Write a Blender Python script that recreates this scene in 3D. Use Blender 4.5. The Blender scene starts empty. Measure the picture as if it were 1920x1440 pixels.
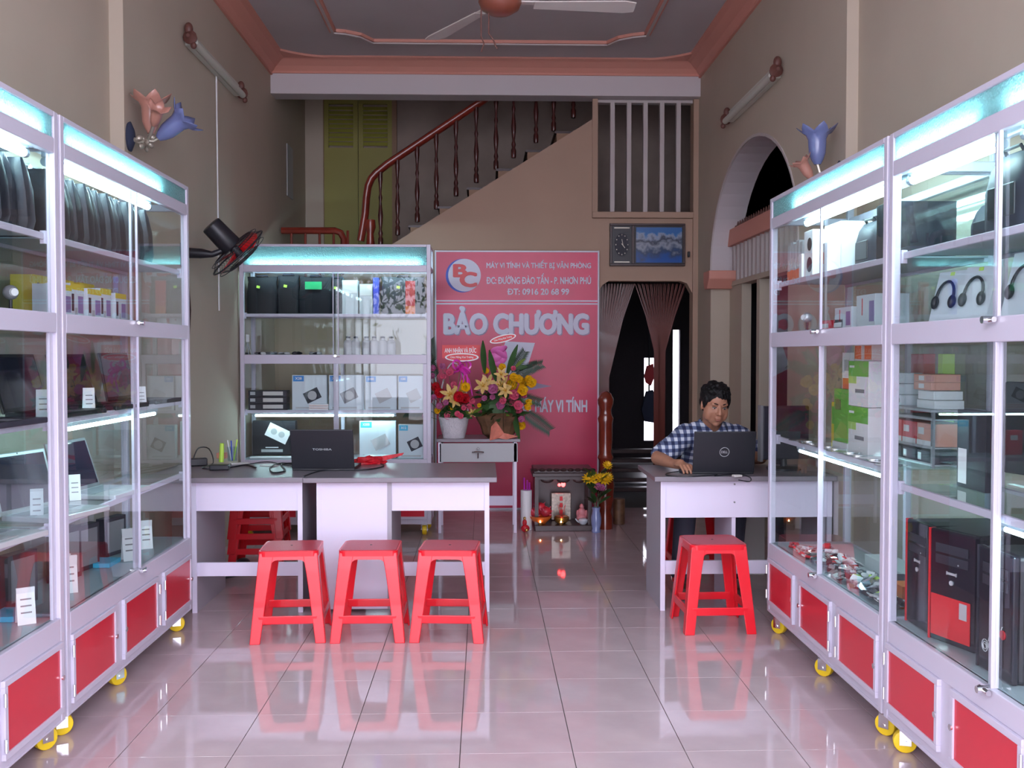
import bpy, bmesh, math, random
from math import sin, cos, pi, radians, sqrt, atan2
from mathutils import Vector, Matrix, Euler, noise
random.seed(7)
S = bpy.context.scene
COL = S.collection
# ------------------------------------------------------------------ camera, sky, exposure
FPX = 1864.0; YAW = radians(1.598); PITCH = radians(1.72); CH = 1.42
cd = bpy.data.cameras.new('camera'); cam = bpy.data.objects.new('camera', cd); COL.objects.link(cam)
cam.location = (0, 0, CH); cam.rotation_euler = (pi/2 - PITCH, 0, -YAW)
cd.sensor_width = 36; cd.lens = 36*FPX/1920; cd.clip_start = 0.05; cd.clip_end = 200
S.camera = cam
w = bpy.data.worlds.new('sky'); S.world = w; w.use_nodes = True
bgn = w.node_tree.nodes['Background']
bgn.inputs[0].default_value = (0.86, 0.84, 1.0, 1); bgn.inputs[1].default_value = 2.75
S.view_settings.view_transform = 'Standard'; S.view_settings.look = 'None'; S.view_settings.gamma = 1
S.view_settings.use_curve_mapping = False
S.view_settings.exposure = 1.45
TUBE = 15.0
S.cycles.max_bounces = 10; S.cycles.transparent_max_bounces = 24; S.cycles.sample_clamp_indirect = 6
S.cycles.diffuse_bounces = 5; S.cycles.caustics_reflective = False; S.cycles.caustics_refractive = False

def at(px, py, **k):
    u = (px-960)/FPX; v = (720-py)/FPX
    d = Vector((sin(YAW)*cos(PITCH)+u*cos(YAW)+v*sin(YAW)*sin(PITCH), cos(YAW)*cos(PITCH)-u*sin(YAW)+v*cos(YAW)*sin(PITCH), -sin(PITCH)+v*cos(PITCH)))
    t = k['Y']/d[1] if 'Y' in k else (k['X']/d[0] if 'X' in k else (k['Z']-CH)/d[2])
    return Vector((d[0]*t, d[1]*t, CH+d[2]*t))

# ------------------------------------------------------------------ materials
def mat(name, col, rough=.5, metal=0, emit=0, ecol=None, var=0, vscale=8, bump=0, bscale=60, coat=0, trans=0, spec=None):
    m = bpy.data.materials.new(name); m.use_nodes = True
    nt = m.node_tree; b = nt.nodes['Principled BSDF']
    c = (*col, 1)
    b.inputs['Base Color'].default_value = c; b.inputs['Roughness'].default_value = rough
    b.inputs['Metallic'].default_value = metal; b.inputs['Coat Weight'].default_value = coat
    if spec is not None: b.inputs['Specular IOR Level'].default_value = spec
    if trans: b.inputs['Transmission Weight'].default_value = trans
    if emit:
        b.inputs['Emission Color'].default_value = (*(ecol or col), 1); b.inputs['Emission Strength'].default_value = emit
    tc = nt.nodes.new('ShaderNodeTexCoord')
    if var:
        n = nt.nodes.new('ShaderNodeTexNoise'); n.inputs['Scale'].default_value = vscale; n.inputs['Detail'].default_value = 4
        nt.links.new(tc.outputs['Object'], n.inputs['Vector'])
        r = nt.nodes.new('ShaderNodeMapRange'); r.inputs[1].default_value = .3; r.inputs[2].default_value = .7
        r.inputs[3].default_value = 1-var; r.inputs[4].default_value = 1+var
        nt.links.new(n.outputs[0], r.inputs[0])
        mx = nt.nodes.new('ShaderNodeVectorMath'); mx.operation = 'SCALE'; mx.inputs[0].default_value = col
        nt.links.new(r.outputs[0], mx.inputs['Scale']); nt.links.new(mx.outputs[0], b.inputs['Base Color'])
    if bump:
        n2 = nt.nodes.new('ShaderNodeTexNoise'); n2.inputs['Scale'].default_value = bscale; n2.inputs['Detail'].default_value = 3
        nt.links.new(tc.outputs['Object'], n2.inputs['Vector'])
        bp = nt.nodes.new('ShaderNodeBump'); bp.inputs['Strength'].default_value = bump; bp.inputs['Distance'].default_value = .01
        nt.links.new(n2.outputs[0], bp.inputs['Height']); nt.links.new(bp.outputs[0], b.inputs['Normal'])
    return m

def glassmat(name, tint=(.93, .98, .97), ior=1.5):
    m = bpy.data.materials.new(name); m.use_nodes = True; nt = m.node_tree; nt.nodes.clear()
    out = nt.nodes.new('ShaderNodeOutputMaterial'); mix = nt.nodes.new('ShaderNodeMixShader')
    tr = nt.nodes.new('ShaderNodeBsdfTransparent'); tr.inputs[0].default_value = (*tint, 1)
    gl = nt.nodes.new('ShaderNodeBsdfGlossy'); gl.inputs['Roughness'].default_value = .01; gl.inputs[0].default_value = (.95, 1, 1, 1)
    geo = nt.nodes.new('ShaderNodeNewGeometry'); fr = nt.nodes.new('ShaderNodeFresnel'); fr.inputs[0].default_value = ior
    sub = nt.nodes.new('ShaderNodeMath'); sub.operation = 'SUBTRACT'; sub.inputs[0].default_value = 1
    mul = nt.nodes.new('ShaderNodeMath'); mul.operation = 'MULTIPLY'
    nt.links.new(geo.outputs['Backfacing'], sub.inputs[1]); nt.links.new(sub.outputs[0], mul.inputs[0]); nt.links.new(fr.outputs[0], mul.inputs[1])
    nt.links.new(mul.outputs[0], mix.inputs[0]); nt.links.new(tr.outputs[0], mix.inputs[1]); nt.links.new(gl.outputs[0], mix.inputs[2])
    nt.links.new(mix.outputs[0], out.inputs[0])
    return m

M = {}
def dm(k, *a, **kw): M[k] = mat(k, *a, **kw)
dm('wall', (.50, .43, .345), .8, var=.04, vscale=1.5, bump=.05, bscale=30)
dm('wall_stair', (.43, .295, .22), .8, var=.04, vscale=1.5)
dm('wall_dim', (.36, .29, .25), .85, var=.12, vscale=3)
dm('white_wall', (.62, .58, .60), .7)
dm('ceiling', (.50, .47, .48), .85, var=.03, vscale=2)
dm('cornice', (.66, .30, .235), .6)
dm('slat_white', (.52, .47, .46), .6)
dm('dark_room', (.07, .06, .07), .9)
dm('grout', (.10, .09, .09), .8)
dm('pavement', (.55, .53, .52), .9, var=.1)
dm('alu', (.57, .54, .65), .35, .0, coat=.1)
dm('alu_in', (.36, .42, .47), .35, .2)
dm('chrome', (.8, .8, .82), .15, 1)
dm('red_panel', (.62, .012, .035), .3, coat=.3)
dm('yellow', (.85, .60, .02), .4)
dm('rubber', (.03, .03, .03), .7)
dm('desk_white', (.76, .70, .86), .35)
dm('desk_grey', (.40, .37, .43), .45)
dm('desk_top', (.22, .19, .22), .28)
dm('stool_red', (.80, .008, .022), .32, coat=.25)
dm('stool_seat', (.52, .01, .03), .35, bump=.2, bscale=200)
dm('black', (.012, .012, .018), .4)
dm('black_gloss', (.01, .01, .02), .12)
dm('charcoal', (.028, .028, .042), .5, spec=.3, var=.2, vscale=12)
dm('plastic_bag', (.014, .018, .028), .42, bump=.5, bscale=14, spec=.35)
dm('bag_black', (.008, .008, .012), .6, spec=.18)
dm('screen', (.02, .02, .04), .08)
dm('silver', (.60, .63, .66), .3, .4)
dm('card_white', (.82, .85, .88), .5)
dm('white', (.80, .80, .82), .4)
dm('offwhite', (.62, .60, .58), .5)
dm('blue_label', (.02, .22, .62), .4)
dm('cyan_label', (.05, .45, .70), .4)
dm('box_yellow', (.68, .55, .04), .5)
dm('box_white', (.62, .70, .76), .45)
dm('purple_print', (.25, .2, .42), .5)
dm('orange', (.75, .17, .03), .45)
dm('pink_orange', (.75, .33, .24), .5)
dm('green', (.16, .46, .06), .45)
dm('leaf_bright', (.40, .62, .16), .45)
dm('red', (.65, .02, .03), .4)
dm('green_label', (.01, .35, .12), .4)
dm('blue', (.02, .05, .50), .4)
dm('tag_yellow', (.55, .85, .10), .4)
dm('grey', (.22, .22, .24), .5)
dm('light_grey', (.45, .46, .48), .5)
dm('wood_red', (.20, .022, .012), .28, coat=.4, var=.2, vscale=10)
dm('wood_bal', (.065, .012, .01), .3, coat=.3)
dm('wood_dark', (.045, .022, .022), .35, var=.2, vscale=12)
dm('wood_post', (.17, .024, .012), .2, coat=.6, var=.25, vscale=9)
dm('tan', (.30, .18, .11), .6)
dm('door_green', (.30, .27, .06), .5)
dm('louver', (.42, .42, .08), .5)
dm('banner_red', (.62, .020, .095), .36, var=.15, vscale=1.2)
dm('banner_white', (.66, .64, .78), .5)
dm('banner_grey', (.35, .27, .42), .5)
dm('banner_blue', (.05, .10, .55), .5)
dm('leaf', (.035, .09, .025), .4, var=.3)
dm('leaf_light', (.14, .22, .03), .4, var=.2)
dm('frond', (.022, .05, .028), .45)
dm('pink_fl', (.70, .12, .22), .5, var=.2, vscale=40)
dm('mauve', (.50, .14, .30), .5)
dm('red_fl', (.55, .008, .02), .5, var=.3, vscale=40)
dm('yellow_fl', (.80, .48, .01), .5, var=.15, vscale=40)
dm('lily', (.66, .45, .16), .5, var=.2, vscale=30)
dm('ribbon', (.80, .05, .50), .25, coat=.4)
dm('tulle', (.70, .15, .45), .5)
dm('wicker', (.66, .62, .66), .6, bump=1.0, bscale=90)
dm('wrap_brown', (.14, .07, .035), .5, var=.5, vscale=14)
dm('wrap_pink', (.62, .18, .12), .5, var=.25, vscale=22)
dm('sign_red', (.72, .02, .03), .45)
dm('skin', (.40, .185, .115), .5, var=.06, vscale=20)
dm('lip', (.30, .10, .08), .5)
dm('hair', (.006, .005, .006), .6, bump=.5, bscale=120, spec=.25)
dm('eyewhite', (.45, .42, .40), .4)
dm('trousers', (.05, .05, .075), .8)
dm('fan_brown', (.22, .06, .035), .35, coat=.4)
dm('fan_blade', (.55, .50, .47), .5)
dm('fan_red', (.65, .015, .02), .3)
dm('tube_off', (.60, .62, .55), .3)
dm('bracket_brown', (.13, .05, .04), .5)
dm('glass_blue', (.16, .20, .42), .25, coat=.5)
dm('glass_pink', (.50, .24, .19), .3, coat=.4)
dm('metal_pale', (.42, .38, .32), .35, .5)
dm('brass', (.55, .33, .10), .3, .8)
dm('tablet', (.30, .27, .22), .25, .3, var=.3, vscale=60)
dm('porcelain', (.62, .68, .76), .15)
dm('vase_blue', (.22, .27, .50), .15, coat=.5)
dm('fruit', (.50, .03, .05), .4, var=.3, vscale=30)
dm('purple', (.45, .02, .40), .4)
dm('statue_pink', (.65, .25, .28), .4)
dm('red_lamp', (.9, .02, .02), .4, emit=7, ecol=(1, .03, .03))
dm('candle', (1, .5, .2), .4, emit=9, ecol=(1, .65, .35))
dm('bead', (.13, .02, .012), .3, coat=.5)
dm('cloth_blue', (.03, .04, .08), .7)
dm('key_grey', (.3, .32, .36), .5)
dm('pot_dark', (.10, .085, .08), .5)
M['tube'] = mat('tube', (.75, .97, 1), .4, emit=TUBE, ecol=(.62, .96, 1))
M['glass'] = glassmat('glass', (.965, .985, .985))
M['shelf_glass'] = glassmat('shelf_glass', (.88, .955, .96), 1.5)
M['clear'] = glassmat('clear', (.85, .9, .93), 1.6)
# frosted header glass: light from the tube behind scatters through it
def frosted():
    m = bpy.data.materials.new('frosted'); m.use_nodes = True; nt = m.node_tree; nt.nodes.clear()
    out = nt.nodes.new('ShaderNodeOutputMaterial'); mix = nt.nodes.new('ShaderNodeMixShader'); mix.inputs[0].default_value = .35
    t = nt.nodes.new('ShaderNodeBsdfTranslucent'); t.inputs[0].default_value = (.66, .93, .94, 1)
    p = nt.nodes.new('ShaderNodeBsdfPrincipled'); p.inputs['Base Color'].default_value = (.38, .58, .60, 1); p.inputs['Roughness'].default_value = .25
    tc = nt.nodes.new('ShaderNodeTexCoord'); v = nt.nodes.new('ShaderNodeTexVoronoi'); v.inputs['Scale'].default_value = 110
    bp = nt.nodes.new('ShaderNodeBump'); bp.inputs['Strength'].default_value = .9; bp.inputs['Distance'].default_value = .01
    nt.links.new(tc.outputs['Object'], v.inputs['Vector']); nt.links.new(v.outputs[0], bp.inputs['Height'])
    nt.links.new(bp.outputs[0], p.inputs['Normal']); nt.links.new(bp.outputs[0], t.inputs['Normal'])
    nt.links.new(t.outputs[0], mix.inputs[1]); nt.links.new(p.outputs[0], mix.inputs[2]); nt.links.new(mix.outputs[0], out.inputs[0])
    return m
M['frosted'] = frosted()
def tilemat():
    m = mat('floor_tile', (.60, .50, .52), .05, spec=.85)
    nt = m.node_tree; b = nt.nodes['Principled BSDF']
    oi = nt.nodes.new('ShaderNodeObjectInfo'); tc = nt.nodes.new('ShaderNodeTexCoord')
    n = nt.nodes.new('ShaderNodeTexNoise'); n.inputs['Scale'].default_value = 5; n.inputs['Detail'].default_value = 5
    nt.links.new(tc.outputs['Object'], n.inputs['Vector'])
    r = nt.nodes.new('ShaderNodeValToRGB'); r.color_ramp.elements[0].position = .3; r.color_ramp.elements[1].position = .75
    r.color_ramp.elements[0].color = (.48, .36, .385, 1); r.color_ramp.elements[1].color = (.56, .43, .455, 1)
    a = nt.nodes.new('ShaderNodeMath'); a.operation = 'MULTIPLY_ADD'; a.inputs[1].default_value = .12
    nt.links.new(oi.outputs['Random'], a.inputs[0]); nt.links.new(n.outputs[0], a.inputs[2])
    nt.links.new(a.outputs[0], r.inputs[0]); nt.links.new(r.outputs[0], b.inputs['Base Color'])
    return m
M['tile'] = tilemat()
def plaid():
    m = mat('plaid', (.6, .62, .7), .85); nt = m.node_tree; b = nt.nodes['Principled BSDF']
    tc = nt.nodes.new('ShaderNodeTexCoord'); sp = nt.nodes.new('ShaderNodeSeparateXYZ'); nt.links.new(tc.outputs['Object'], sp.inputs[0])
    def band(sock, per, duty, sx=1.0, off=0.0):
        a = nt.nodes.new('ShaderNodeMath'); a.operation = 'MULTIPLY_ADD'; a.inputs[1].default_value = 1/per; a.inputs[2].default_value = 50+off
        nt.links.new(sock, a.inputs[0]); f = nt.nodes.new('ShaderNodeMath'); f.operation = 'FRACT'; nt.links.new(a.outputs[0], f.inputs[0])
        l = nt.nodes.new('ShaderNodeMath'); l.operation = 'LESS_THAN'; l.inputs[1].default_value = duty; nt.links.new(f.outputs[0], l.inputs[0]); return l.outputs[0]
    bx = band(sp.outputs[0], .042, .5); bz = band(sp.outputs[2], .042, .5)
    add = nt.nodes.new('ShaderNodeMath'); add.operation = 'ADD'; nt.links.new(bx, add.inputs[0]); nt.links.new(bz, add.inputs[1])
    hf = nt.nodes.new('ShaderNodeMath'); hf.operation = 'MULTIPLY'; hf.inputs[1].default_value = .5; nt.links.new(add.outputs[0], hf.inputs[0])
    r = nt.nodes.new('ShaderNodeValToRGB'); r.color_ramp.interpolation = 'CONSTANT'
    e = r.color_ramp.elements; e[0].color = (.62, .66, .76, 1); e[1].position = .4; e[1].color = (.12, .15, .27, 1)
    e2 = e.new(.8); e2.color = (.02, .03, .09, 1)
    nt.links.new(hf.outputs[0], r.inputs[0]); nt.links.new(r.outputs[0], b.inputs['Base Color'])
    return m
M['plaid'] = plaid()
def picmat():
    m = mat('picture_print', (.1, .2, .5), .2); nt = m.node_tree; b = nt.nodes['Principled BSDF']
    tc = nt.nodes.new('ShaderNodeTexCoord'); n = nt.nodes.new('ShaderNodeTexNoise'); n.inputs['Scale'].default_value = 11; n.inputs['Detail'].default_value = 5
    sp = nt.nodes.new('ShaderNodeSeparateXYZ'); nt.links.new(tc.outputs['Generated'], sp.inputs[0]); nt.links.new(tc.outputs['Object'], n.inputs['Vector'])
    # mountain ridge: height against noise
    a = nt.nodes.new('ShaderNodeMath'); a.operation = 'MULTIPLY_ADD'; a.inputs[1].default_value = .9
    nt.links.new(n.outputs[0], a.inputs[0]); nt.links.new(sp.outputs[2], a.inputs[2])
    r = nt.nodes.new('ShaderNodeValToRGB'); e = r.color_ramp.elements
    e[0].position = .35; e[0].color = (.02, .10, .38, 1); e[1].position = 1.0; e[1].color = (.05, .16, .42, 1)
    for p, c in ((.55, (.04, .07, .14, 1)), (.68, (.30, .34, .42, 1)), (.78, (.05, .06, .09, 1)), (.88, (.30, .36, .48, 1)), (.95, (.05, .18, .45, 1))):
        x = e.new(p); x.color = c
    d = nt.nodes.new('ShaderNodeMath'); d.operation = 'MULTIPLY'; d.inputs[1].default_value = .72; nt.links.new(a.outputs[0], d.inputs[0])
    nt.links.new(d.outputs[0], r.inputs[0]); nt.links.new(r.outputs[0], b.inputs['Base Color'])
    return m
M['picture'] = picmat()

# ------------------------------------------------------------------ mesh builder
class MB:
    def __init__(s): s.v = []; s.f = []; s.m = []; s.cur = 0; s.slots = []; s.X = None
    def use(s, k):
        if k not in s.slots: s.slots.append(k)
        s.cur = s.slots.index(k); return s
    def _add(s, vs, fs):
        o = len(s.v)
        if s.X is not None: vs = [s.X @ Vector(p) for p in vs]
        s.v += [tuple(p) for p in vs]; s.f += [[o+i for i in f] for f in fs]; s.m += [s.cur]*len(fs); return s
    def box(s, x0, x1, y0, y1, z0, z1):
        x0, x1 = min(x0, x1), max(x0, x1); y0, y1 = min(y0, y1), max(y0, y1); z0, z1 = min(z0, z1), max(z0, z1)
        return s._add([(x0,y0,z0),(x1,y0,z0),(x1,y1,z0),(x0,y1,z0),(x0,y0,z1),(x1,y0,z1),(x1,y1,z1),(x0,y1,z1)],
                      [(0,3,2,1),(4,5,6,7),(0,1,5,4),(1,2,6,5),(2,3,7,6),(3,0,4,7)])
    def obox(s, c, d, R=None):
        R = R or Matrix.Identity(3); c = Vector(c); vs = []
        for z in (-1, 1):
            for x, y in ((-1,-1),(1,-1),(1,1),(-1,1)): vs.append(c + R @ Vector((x*d[0]/2, y*d[1]/2, z*d[2]/2)))
        return s._add(vs, [(0,3,2,1),(4,5,6,7),(0,1,5,4),(1,2,6,5),(2,3,7,6),(3,0,4,7)])
    def cyl(s, p0, p1, r0, r1=None, n=12, caps=True):
        p0 = Vector(p0); p1 = Vector(p1); r1 = r0 if r1 is None else r1
        d = (p1-p0).normalized(); a = d.orthogonal().normalized(); b = d.cross(a); vs = []
        for p, r in ((p0, r0), (p1, r1)):
            for i in range(n): t = 2*pi*i/n; vs.append(p + a*cos(t)*r + b*sin(t)*r)
        fs = [(i, (i+1) % n, n+(i+1) % n, n+i) for i in range(n)]
        if caps: fs += [tuple(range(n-1, -1, -1)), tuple(range(n, 2*n))]
        return s._add(vs, fs)
    def tube(s, pts, r, n=6, flat=1.0):
        pts = [Vector(p) for p in pts]; vs = []; k = len(pts); a = None
        for i, p in enumerate(pts):
            d = (pts[min(i+1, k-1)]-pts[max(i-1, 0)]).normalized()
            a = d.orthogonal().normalized() if a is None else (a - d*a.dot(d)).normalized()
            b = d.cross(a); rr = r[i] if isinstance(r, (list, tuple)) else r
            for j in range(n): t = 2*pi*j/n; vs.append(p + a*cos(t)*rr + b*sin(t)*rr*flat)
        fs = [(i*n+j, i*n+(j+1) % n, (i+1)*n+(j+1) % n, (i+1)*n+j) for i in range(k-1) for j in range(n)]
        fs += [tuple(range(n-1, -1, -1)), tuple(range((k-1)*n, k*n))]
        return s._add(vs, fs)
    def lathe(s, prof, n=16, c=(0, 0, 0), R=None, sq=(1, 1)):
        c = Vector(c); vs = []; k = len(prof)
        for r, z in prof:
            for i in range(n):
                t = 2*pi*i/n; p = Vector((r*cos(t)*sq[0], r*sin(t)*sq[1], z)); vs.append(c + (R @ p if R else p))
        fs = [(i*n+j, i*n+(j+1) % n, (i+1)*n+(j+1) % n, (i+1)*n+j) for i in range(k-1) for j in range(n)]
        fs += [tuple(range(n-1, -1, -1)), tuple(range((k-1)*n, k*n))]
        return s._add(vs, fs)
    def ell(s, c, r, R=None, nu=14, nv=9):
        if not isinstance(r, (tuple, list)): r = (r, r, r)
        c = Vector(c); vs = [c + (R @ Vector((0, 0, -r[2])) if R else Vector((0, 0, -r[2])))]
        for j in range(1, nv):
            ph = -pi/2 + pi*j/nv
            for i in range(nu):
                t = 2*pi*i/nu; p = Vector((r[0]*cos(ph)*cos(t), r[1]*cos(ph)*sin(t), r[2]*sin(ph))); vs.append(c + (R @ p if R else p))
        vs.append(c + (R @ Vector((0, 0, r[2])) if R else Vector((0, 0, r[2]))))
        fs = [(0, 1+(i+1) % nu, 1+i) for i in range(nu)]
        for j in range(nv-2):
            for i in range(nu): a = 1+j*nu; fs.append((a+i, a+(i+1) % nu, a+nu+(i+1) % nu, a+nu+i))
        a = 1+(nv-2)*nu; fs += [(a+i, a+(i+1) % nu, len(vs)-1) for i in range(nu)]
        return s._add(vs, fs)
    def cap(s, p0, p1, r0, r1=None, n=14):
        r1 = r0 if r1 is None else r1; p0 = Vector(p0); p1 = Vector(p1)
        s.cyl(p0, p1, r0, r1, n); s.ell(p0, r0, nu=n, nv=8); s.ell(p1, r1, nu=n, nv=8); return s
    def prism(s, poly, a0, a1, axis='y'):
        # poly: 2D points; axis 'y': (x,z), 'x': (y,z), 'z': (x,y)
        def P(q, a): return (q[0], a, q[1]) if axis == 'y' else ((a, q[0], q[1]) if axis == 'x' else (q[0], q[1], a))
        n = len(poly); vs = [P(q, a0) for q in poly] + [P(q, a1) for q in poly]
        fs = [tuple(range(n)), tuple(range(2*n-1, n-1, -1))] + [(i, n+i, n+(i+1) % n, (i+1) % n) for i in range(n)]
        return s._add(vs, fs)
    def mesh(s, name, mats=None, bevel=0, smooth=False, fix=True):
        me = bpy.data.meshes.new(name); me.from_pydata(s.v, [], s.f)
        for k in (s.slots or ([mats] if isinstance(mats, str) else mats)): me.materials.append(M[k])
        if len(s.slots) > 1:
            me.polygons.foreach_set('material_index', s.m)
        if bevel or fix:
            bm = bmesh.new(); bm.from_mesh(me)
            if fix: bmesh.ops.recalc_face_normals(bm, faces=bm.faces)
            if bevel:
                ed = [e for e in bm.edges if len(e.link_faces) == 2 and e.calc_face_angle(0) > .5]
                bmesh.ops.bevel(bm, geom=ed, offset=bevel, segments=2, profile=.5, affect='EDGES', clamp_overlap=True)
            bm.to_mesh(me); bm.free()
        if smooth:
            me.polygons.foreach_set('use_smooth', [True]*len(me.polygons))
            try: me.set_sharp_from_angle(angle=radians(40))
            except Exception: pass
        me.update(); return me
    def build(s, name, mats=None, parent=None, bevel=0, smooth=False, fix=True, label=None, **kw):
        return link(name, s.mesh(name, mats, bevel, smooth, fix), parent, label, **kw)

def link(name, me, parent=None, label=None, loc=None, rot=None):
    o = bpy.data.objects.new(name, me); COL.objects.link(o)
    if parent: o.parent = parent
    if loc is not None: o.location = loc
    if rot is not None: o.rotation_euler = rot
    if label: o['label'] = label
    return o
def tag(o, label=None, cat=None, group=None, kind=None):
    if label: o['label'] = label
    if cat: o['category'] = cat
    if group: o['group'] = group
    if kind: o['kind'] = kind
    return o
def thing(name, label, cat, loc=(0, 0, 0), rz=0, group=None, rot=None):
    o = bpy.data.objects.new(name, None); COL.objects.link(o); o.empty_display_size = .05
    o.location = loc; o.rotation_euler = rot or (0, 0, rz); tag(o, label, cat, group); return o
def struct(name, mb, mats=None, **k):
    o = mb.build(name, mats, **k)
    if not k.get('parent'): o['kind'] = 'structure'
    return o
def dup(root, loc=None, rz=None, label=None, group=None, parent=None, kids=None):
    r = root.copy(); COL.objects.link(r)
    if parent: r.parent = parent
    if loc is not None: r.location = loc
    if rz is not None: r.rotation_euler = (root.rotation_euler.x, root.rotation_euler.y, rz)
    if label: r['label'] = label
    if group: r['group'] = group
    for c in list(root.children): dup(c, parent=r)
    return r
def RZ(a): return Matrix.Rotation(a, 3, 'Z')
def RX(a): return Matrix.Rotation(a, 3, 'X')
def RY(a): return Matrix.Rotation(a, 3, 'Y')

def glyphs(t):
    cu = bpy.data.curves.new('t', 'FONT'); cu.body = t; cu.size = 1; cu.resolution_u = 4
    tmp = bpy.data.objects.new('tmp_text', cu); COL.objects.link(tmp)
    bpy.context.view_layer.update()
    me0 = bpy.data.meshes.new_from_object(tmp.evaluated_get(bpy.context.evaluated_depsgraph_get()))
    COL.objects.unlink(tmp); bpy.data.objects.remove(tmp); bpy.data.curves.remove(cu)
    r = [(v.co.x, v.co.y) for v in me0.vertices], [tuple(p.vertices) for p in me0.polygons]; bpy.data.meshes.remove(me0)
    return r
def text(name, body, x0, x1, z0, z1, m, parent, ext=.0015, loc=(0, 0, 0), rot=(pi/2, 0, 0), bold=0.0, label=None, squeeze=True):
    """flat lettering fitted to the rectangle x0..x1, z0..z1 of the local face plane"""
    plain = body.translate(str.maketrans('ƠƯỜơưĐ', 'OUÒouD'))
    V0, F0 = glyphs(plain)
    gd = [v[0] for v in glyphs('D')[0]] if 'Đ' in body else None
    for i, ch in enumerate(body):           # the stroke of Đ too
        if ch == 'Đ':
            xl = max(v[0] for v in glyphs(plain[:i+1])[0])-(max(gd)-min(gd)); o = len(V0)
            V0 += [(xl-.07, .32), (xl+.28, .32), (xl+.28, .39), (xl-.07, .39)]; F0.append((o, o+1, o+2, o+3))
    for i, ch in enumerate(body):           # the horn of Ơ and Ư is added by hand
        if ch in 'ƠƯỜơư':
            xr = max(v[0] for v in glyphs(plain[:i+1])[0]); o = len(V0); c_ = .70 if ch.isupper() else .53
            if ch in 'ƠỜơ': xr -= .05
            V0 += [(xr-.10, c_-.09), (xr-.02, c_-.16), (xr+.05, c_-.06), (xr+.075, c_+.05), (xr+.065, c_+.11), (xr-.02, c_+.11), (xr-.01, c_+.02)]
            F0 += [(o, o+1, o+2, o+6), (o+6, o+2, o+3, o+4, o+5)]
    if not V0: return None
    # heavier strokes: the same outline laid down again a hair to each side
    sh = [(0, 0)] + ([(bold, 0), (-bold, 0), (0, bold*.8), (0, -bold*.8), (bold*.7, bold*.6), (-bold*.7, bold*.6), (bold*.7, -bold*.6), (-bold*.7, -bold*.6)] if bold else [])
    xa = min(v[0] for v in V0)-bold; xb = max(v[0] for v in V0)+bold; ya = min(v[1] for v in V0)-bold*.8; yb = max(v[1] for v in V0)+bold*.8
    par = list(range(len(V0)))              # overlapping strokes of one glyph lie a hair apart
    def root(i):
        while par[i] != i: i = par[i]
        return i
    for f in F0:
        for q in f[1:]: par[root(q)] = root(f[0])
    rk_ = {}
    lay = [rk_.setdefault(root(i), len(rk_) % 4) for i in range(len(V0))]
    sx = (x1-x0)/(xb-xa); sy = (z1-z0)/(yb-ya); vs = []; fs = []
    for k, (dx, dy) in enumerate(sh):
        o = len(vs); vs += [((x+dx-xa)*sx+x0, (y+dy-ya)*sy+z0, ext-k*ext*.05-lay[n_]*ext*.012) for n_, (x, y) in enumerate(V0)]; fs += [tuple(o+i for i in f) for f in F0]
    me = bpy.data.meshes.new(name); me.from_pydata(vs, [], fs); me.update()
    me.materials.clear(); me.materials.append(M[m])
    return link(name, me, parent, label, loc, rot)

# ------------------------------------------------------------------ room shell
H = 4.04; YB = 9.10; Y0 = 0.35
LN, LF = -1.98, -1.905       # left wall: near face, face beyond the corner strip
RN, RF = 2.02, 1.955
YSTEP = 5.36
fl = struct('floor', MB().box(-2.2, 2.3, Y0, 10.9, -.12, -.006), 'grout')
T = .402; X0 = -.087; YT = 3.497
tm = MB().box(.0015, T-.0015, .0009, T-.0009, -.006, 0).mesh('tile', 'tile', bevel=.0004)
n = 0
for i in range(-5, 6):
    for j in range(-7, 14):
        x = X0+i*T; y = YT+j*T
        if x+T < -2.05 or x > 2.1: continue
        if j < -5: continue
        link('tile', tm, fl, loc=(x, y, 0)); n += 1
struct('ground', MB().box(-14, 14, -16, Y0-.005, -.16, -.03), 'pavement')
w1 = MB().box(LN-.2, LN, Y0, YSTEP, 0, H).box(LN-.2, LF, YSTEP, 10.95, 0, 5.4)
struct('wall_left', w1, 'wall')
# right wall with arched opening (ellipse), opening down to floor
def ellz(y): return 2.13 + .87*sqrt(max(0, 1-((y-7.35)/1.2)**2))
wr = MB().box(RN, RN+.25, Y0, YSTEP, 0, H).box(RF, RF+.25, YSTEP, 6.15, 0, H).box(RF, RF+.25, 8.55, 9.2, 0, H)
ys = [6.15 + 2.4*(1-cos(pi*i/24))/2 for i in range(25)]
top = [(y, ellz(y)) for y in ys]
for (ya, za), (yb, zb) in zip(top[:-1], top[1:]):
    wr.prism([(ya, za), (yb, zb), (yb, H), (ya, H)], RF, RF+.25, 'x')
struct('wall_right', wr, 'wall')
rim = MB()
for (ya, za), (yb, zb) in zip(top[:-1], top[1:]): rim.prism([(ya, za-.004), (yb, zb-.004), (yb, zb+.018), (ya, za+.018)], RF-.008, RF+.004, 'x')
struct('trim_1', rim, 'slat_white')
soff = MB()
for (ya, za), (yb, zb) in zip(top[:-1], top[1:]): soff.prism([(ya, za-.006), (yb, zb-.006), (yb, zb-.001), (ya, za-.001)], RF+.005, RF+.25, 'x')
soff.box(RF+.005, RF+.25, 8.544, 8.549, 2.13, 2.2)
struct('trim_2', soff, 'white_wall')
# capital at the far jamb of the arch
struct('trim_3', MB().prism([(8.40, 2.13), (8.62, 2.13), (8.62, 2.04), (8.58, 1.98), (8.48, 1.98), (8.40, 2.06)], RF-.05, RF+.27, 'x'), 'cornice', bevel=.006)
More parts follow.
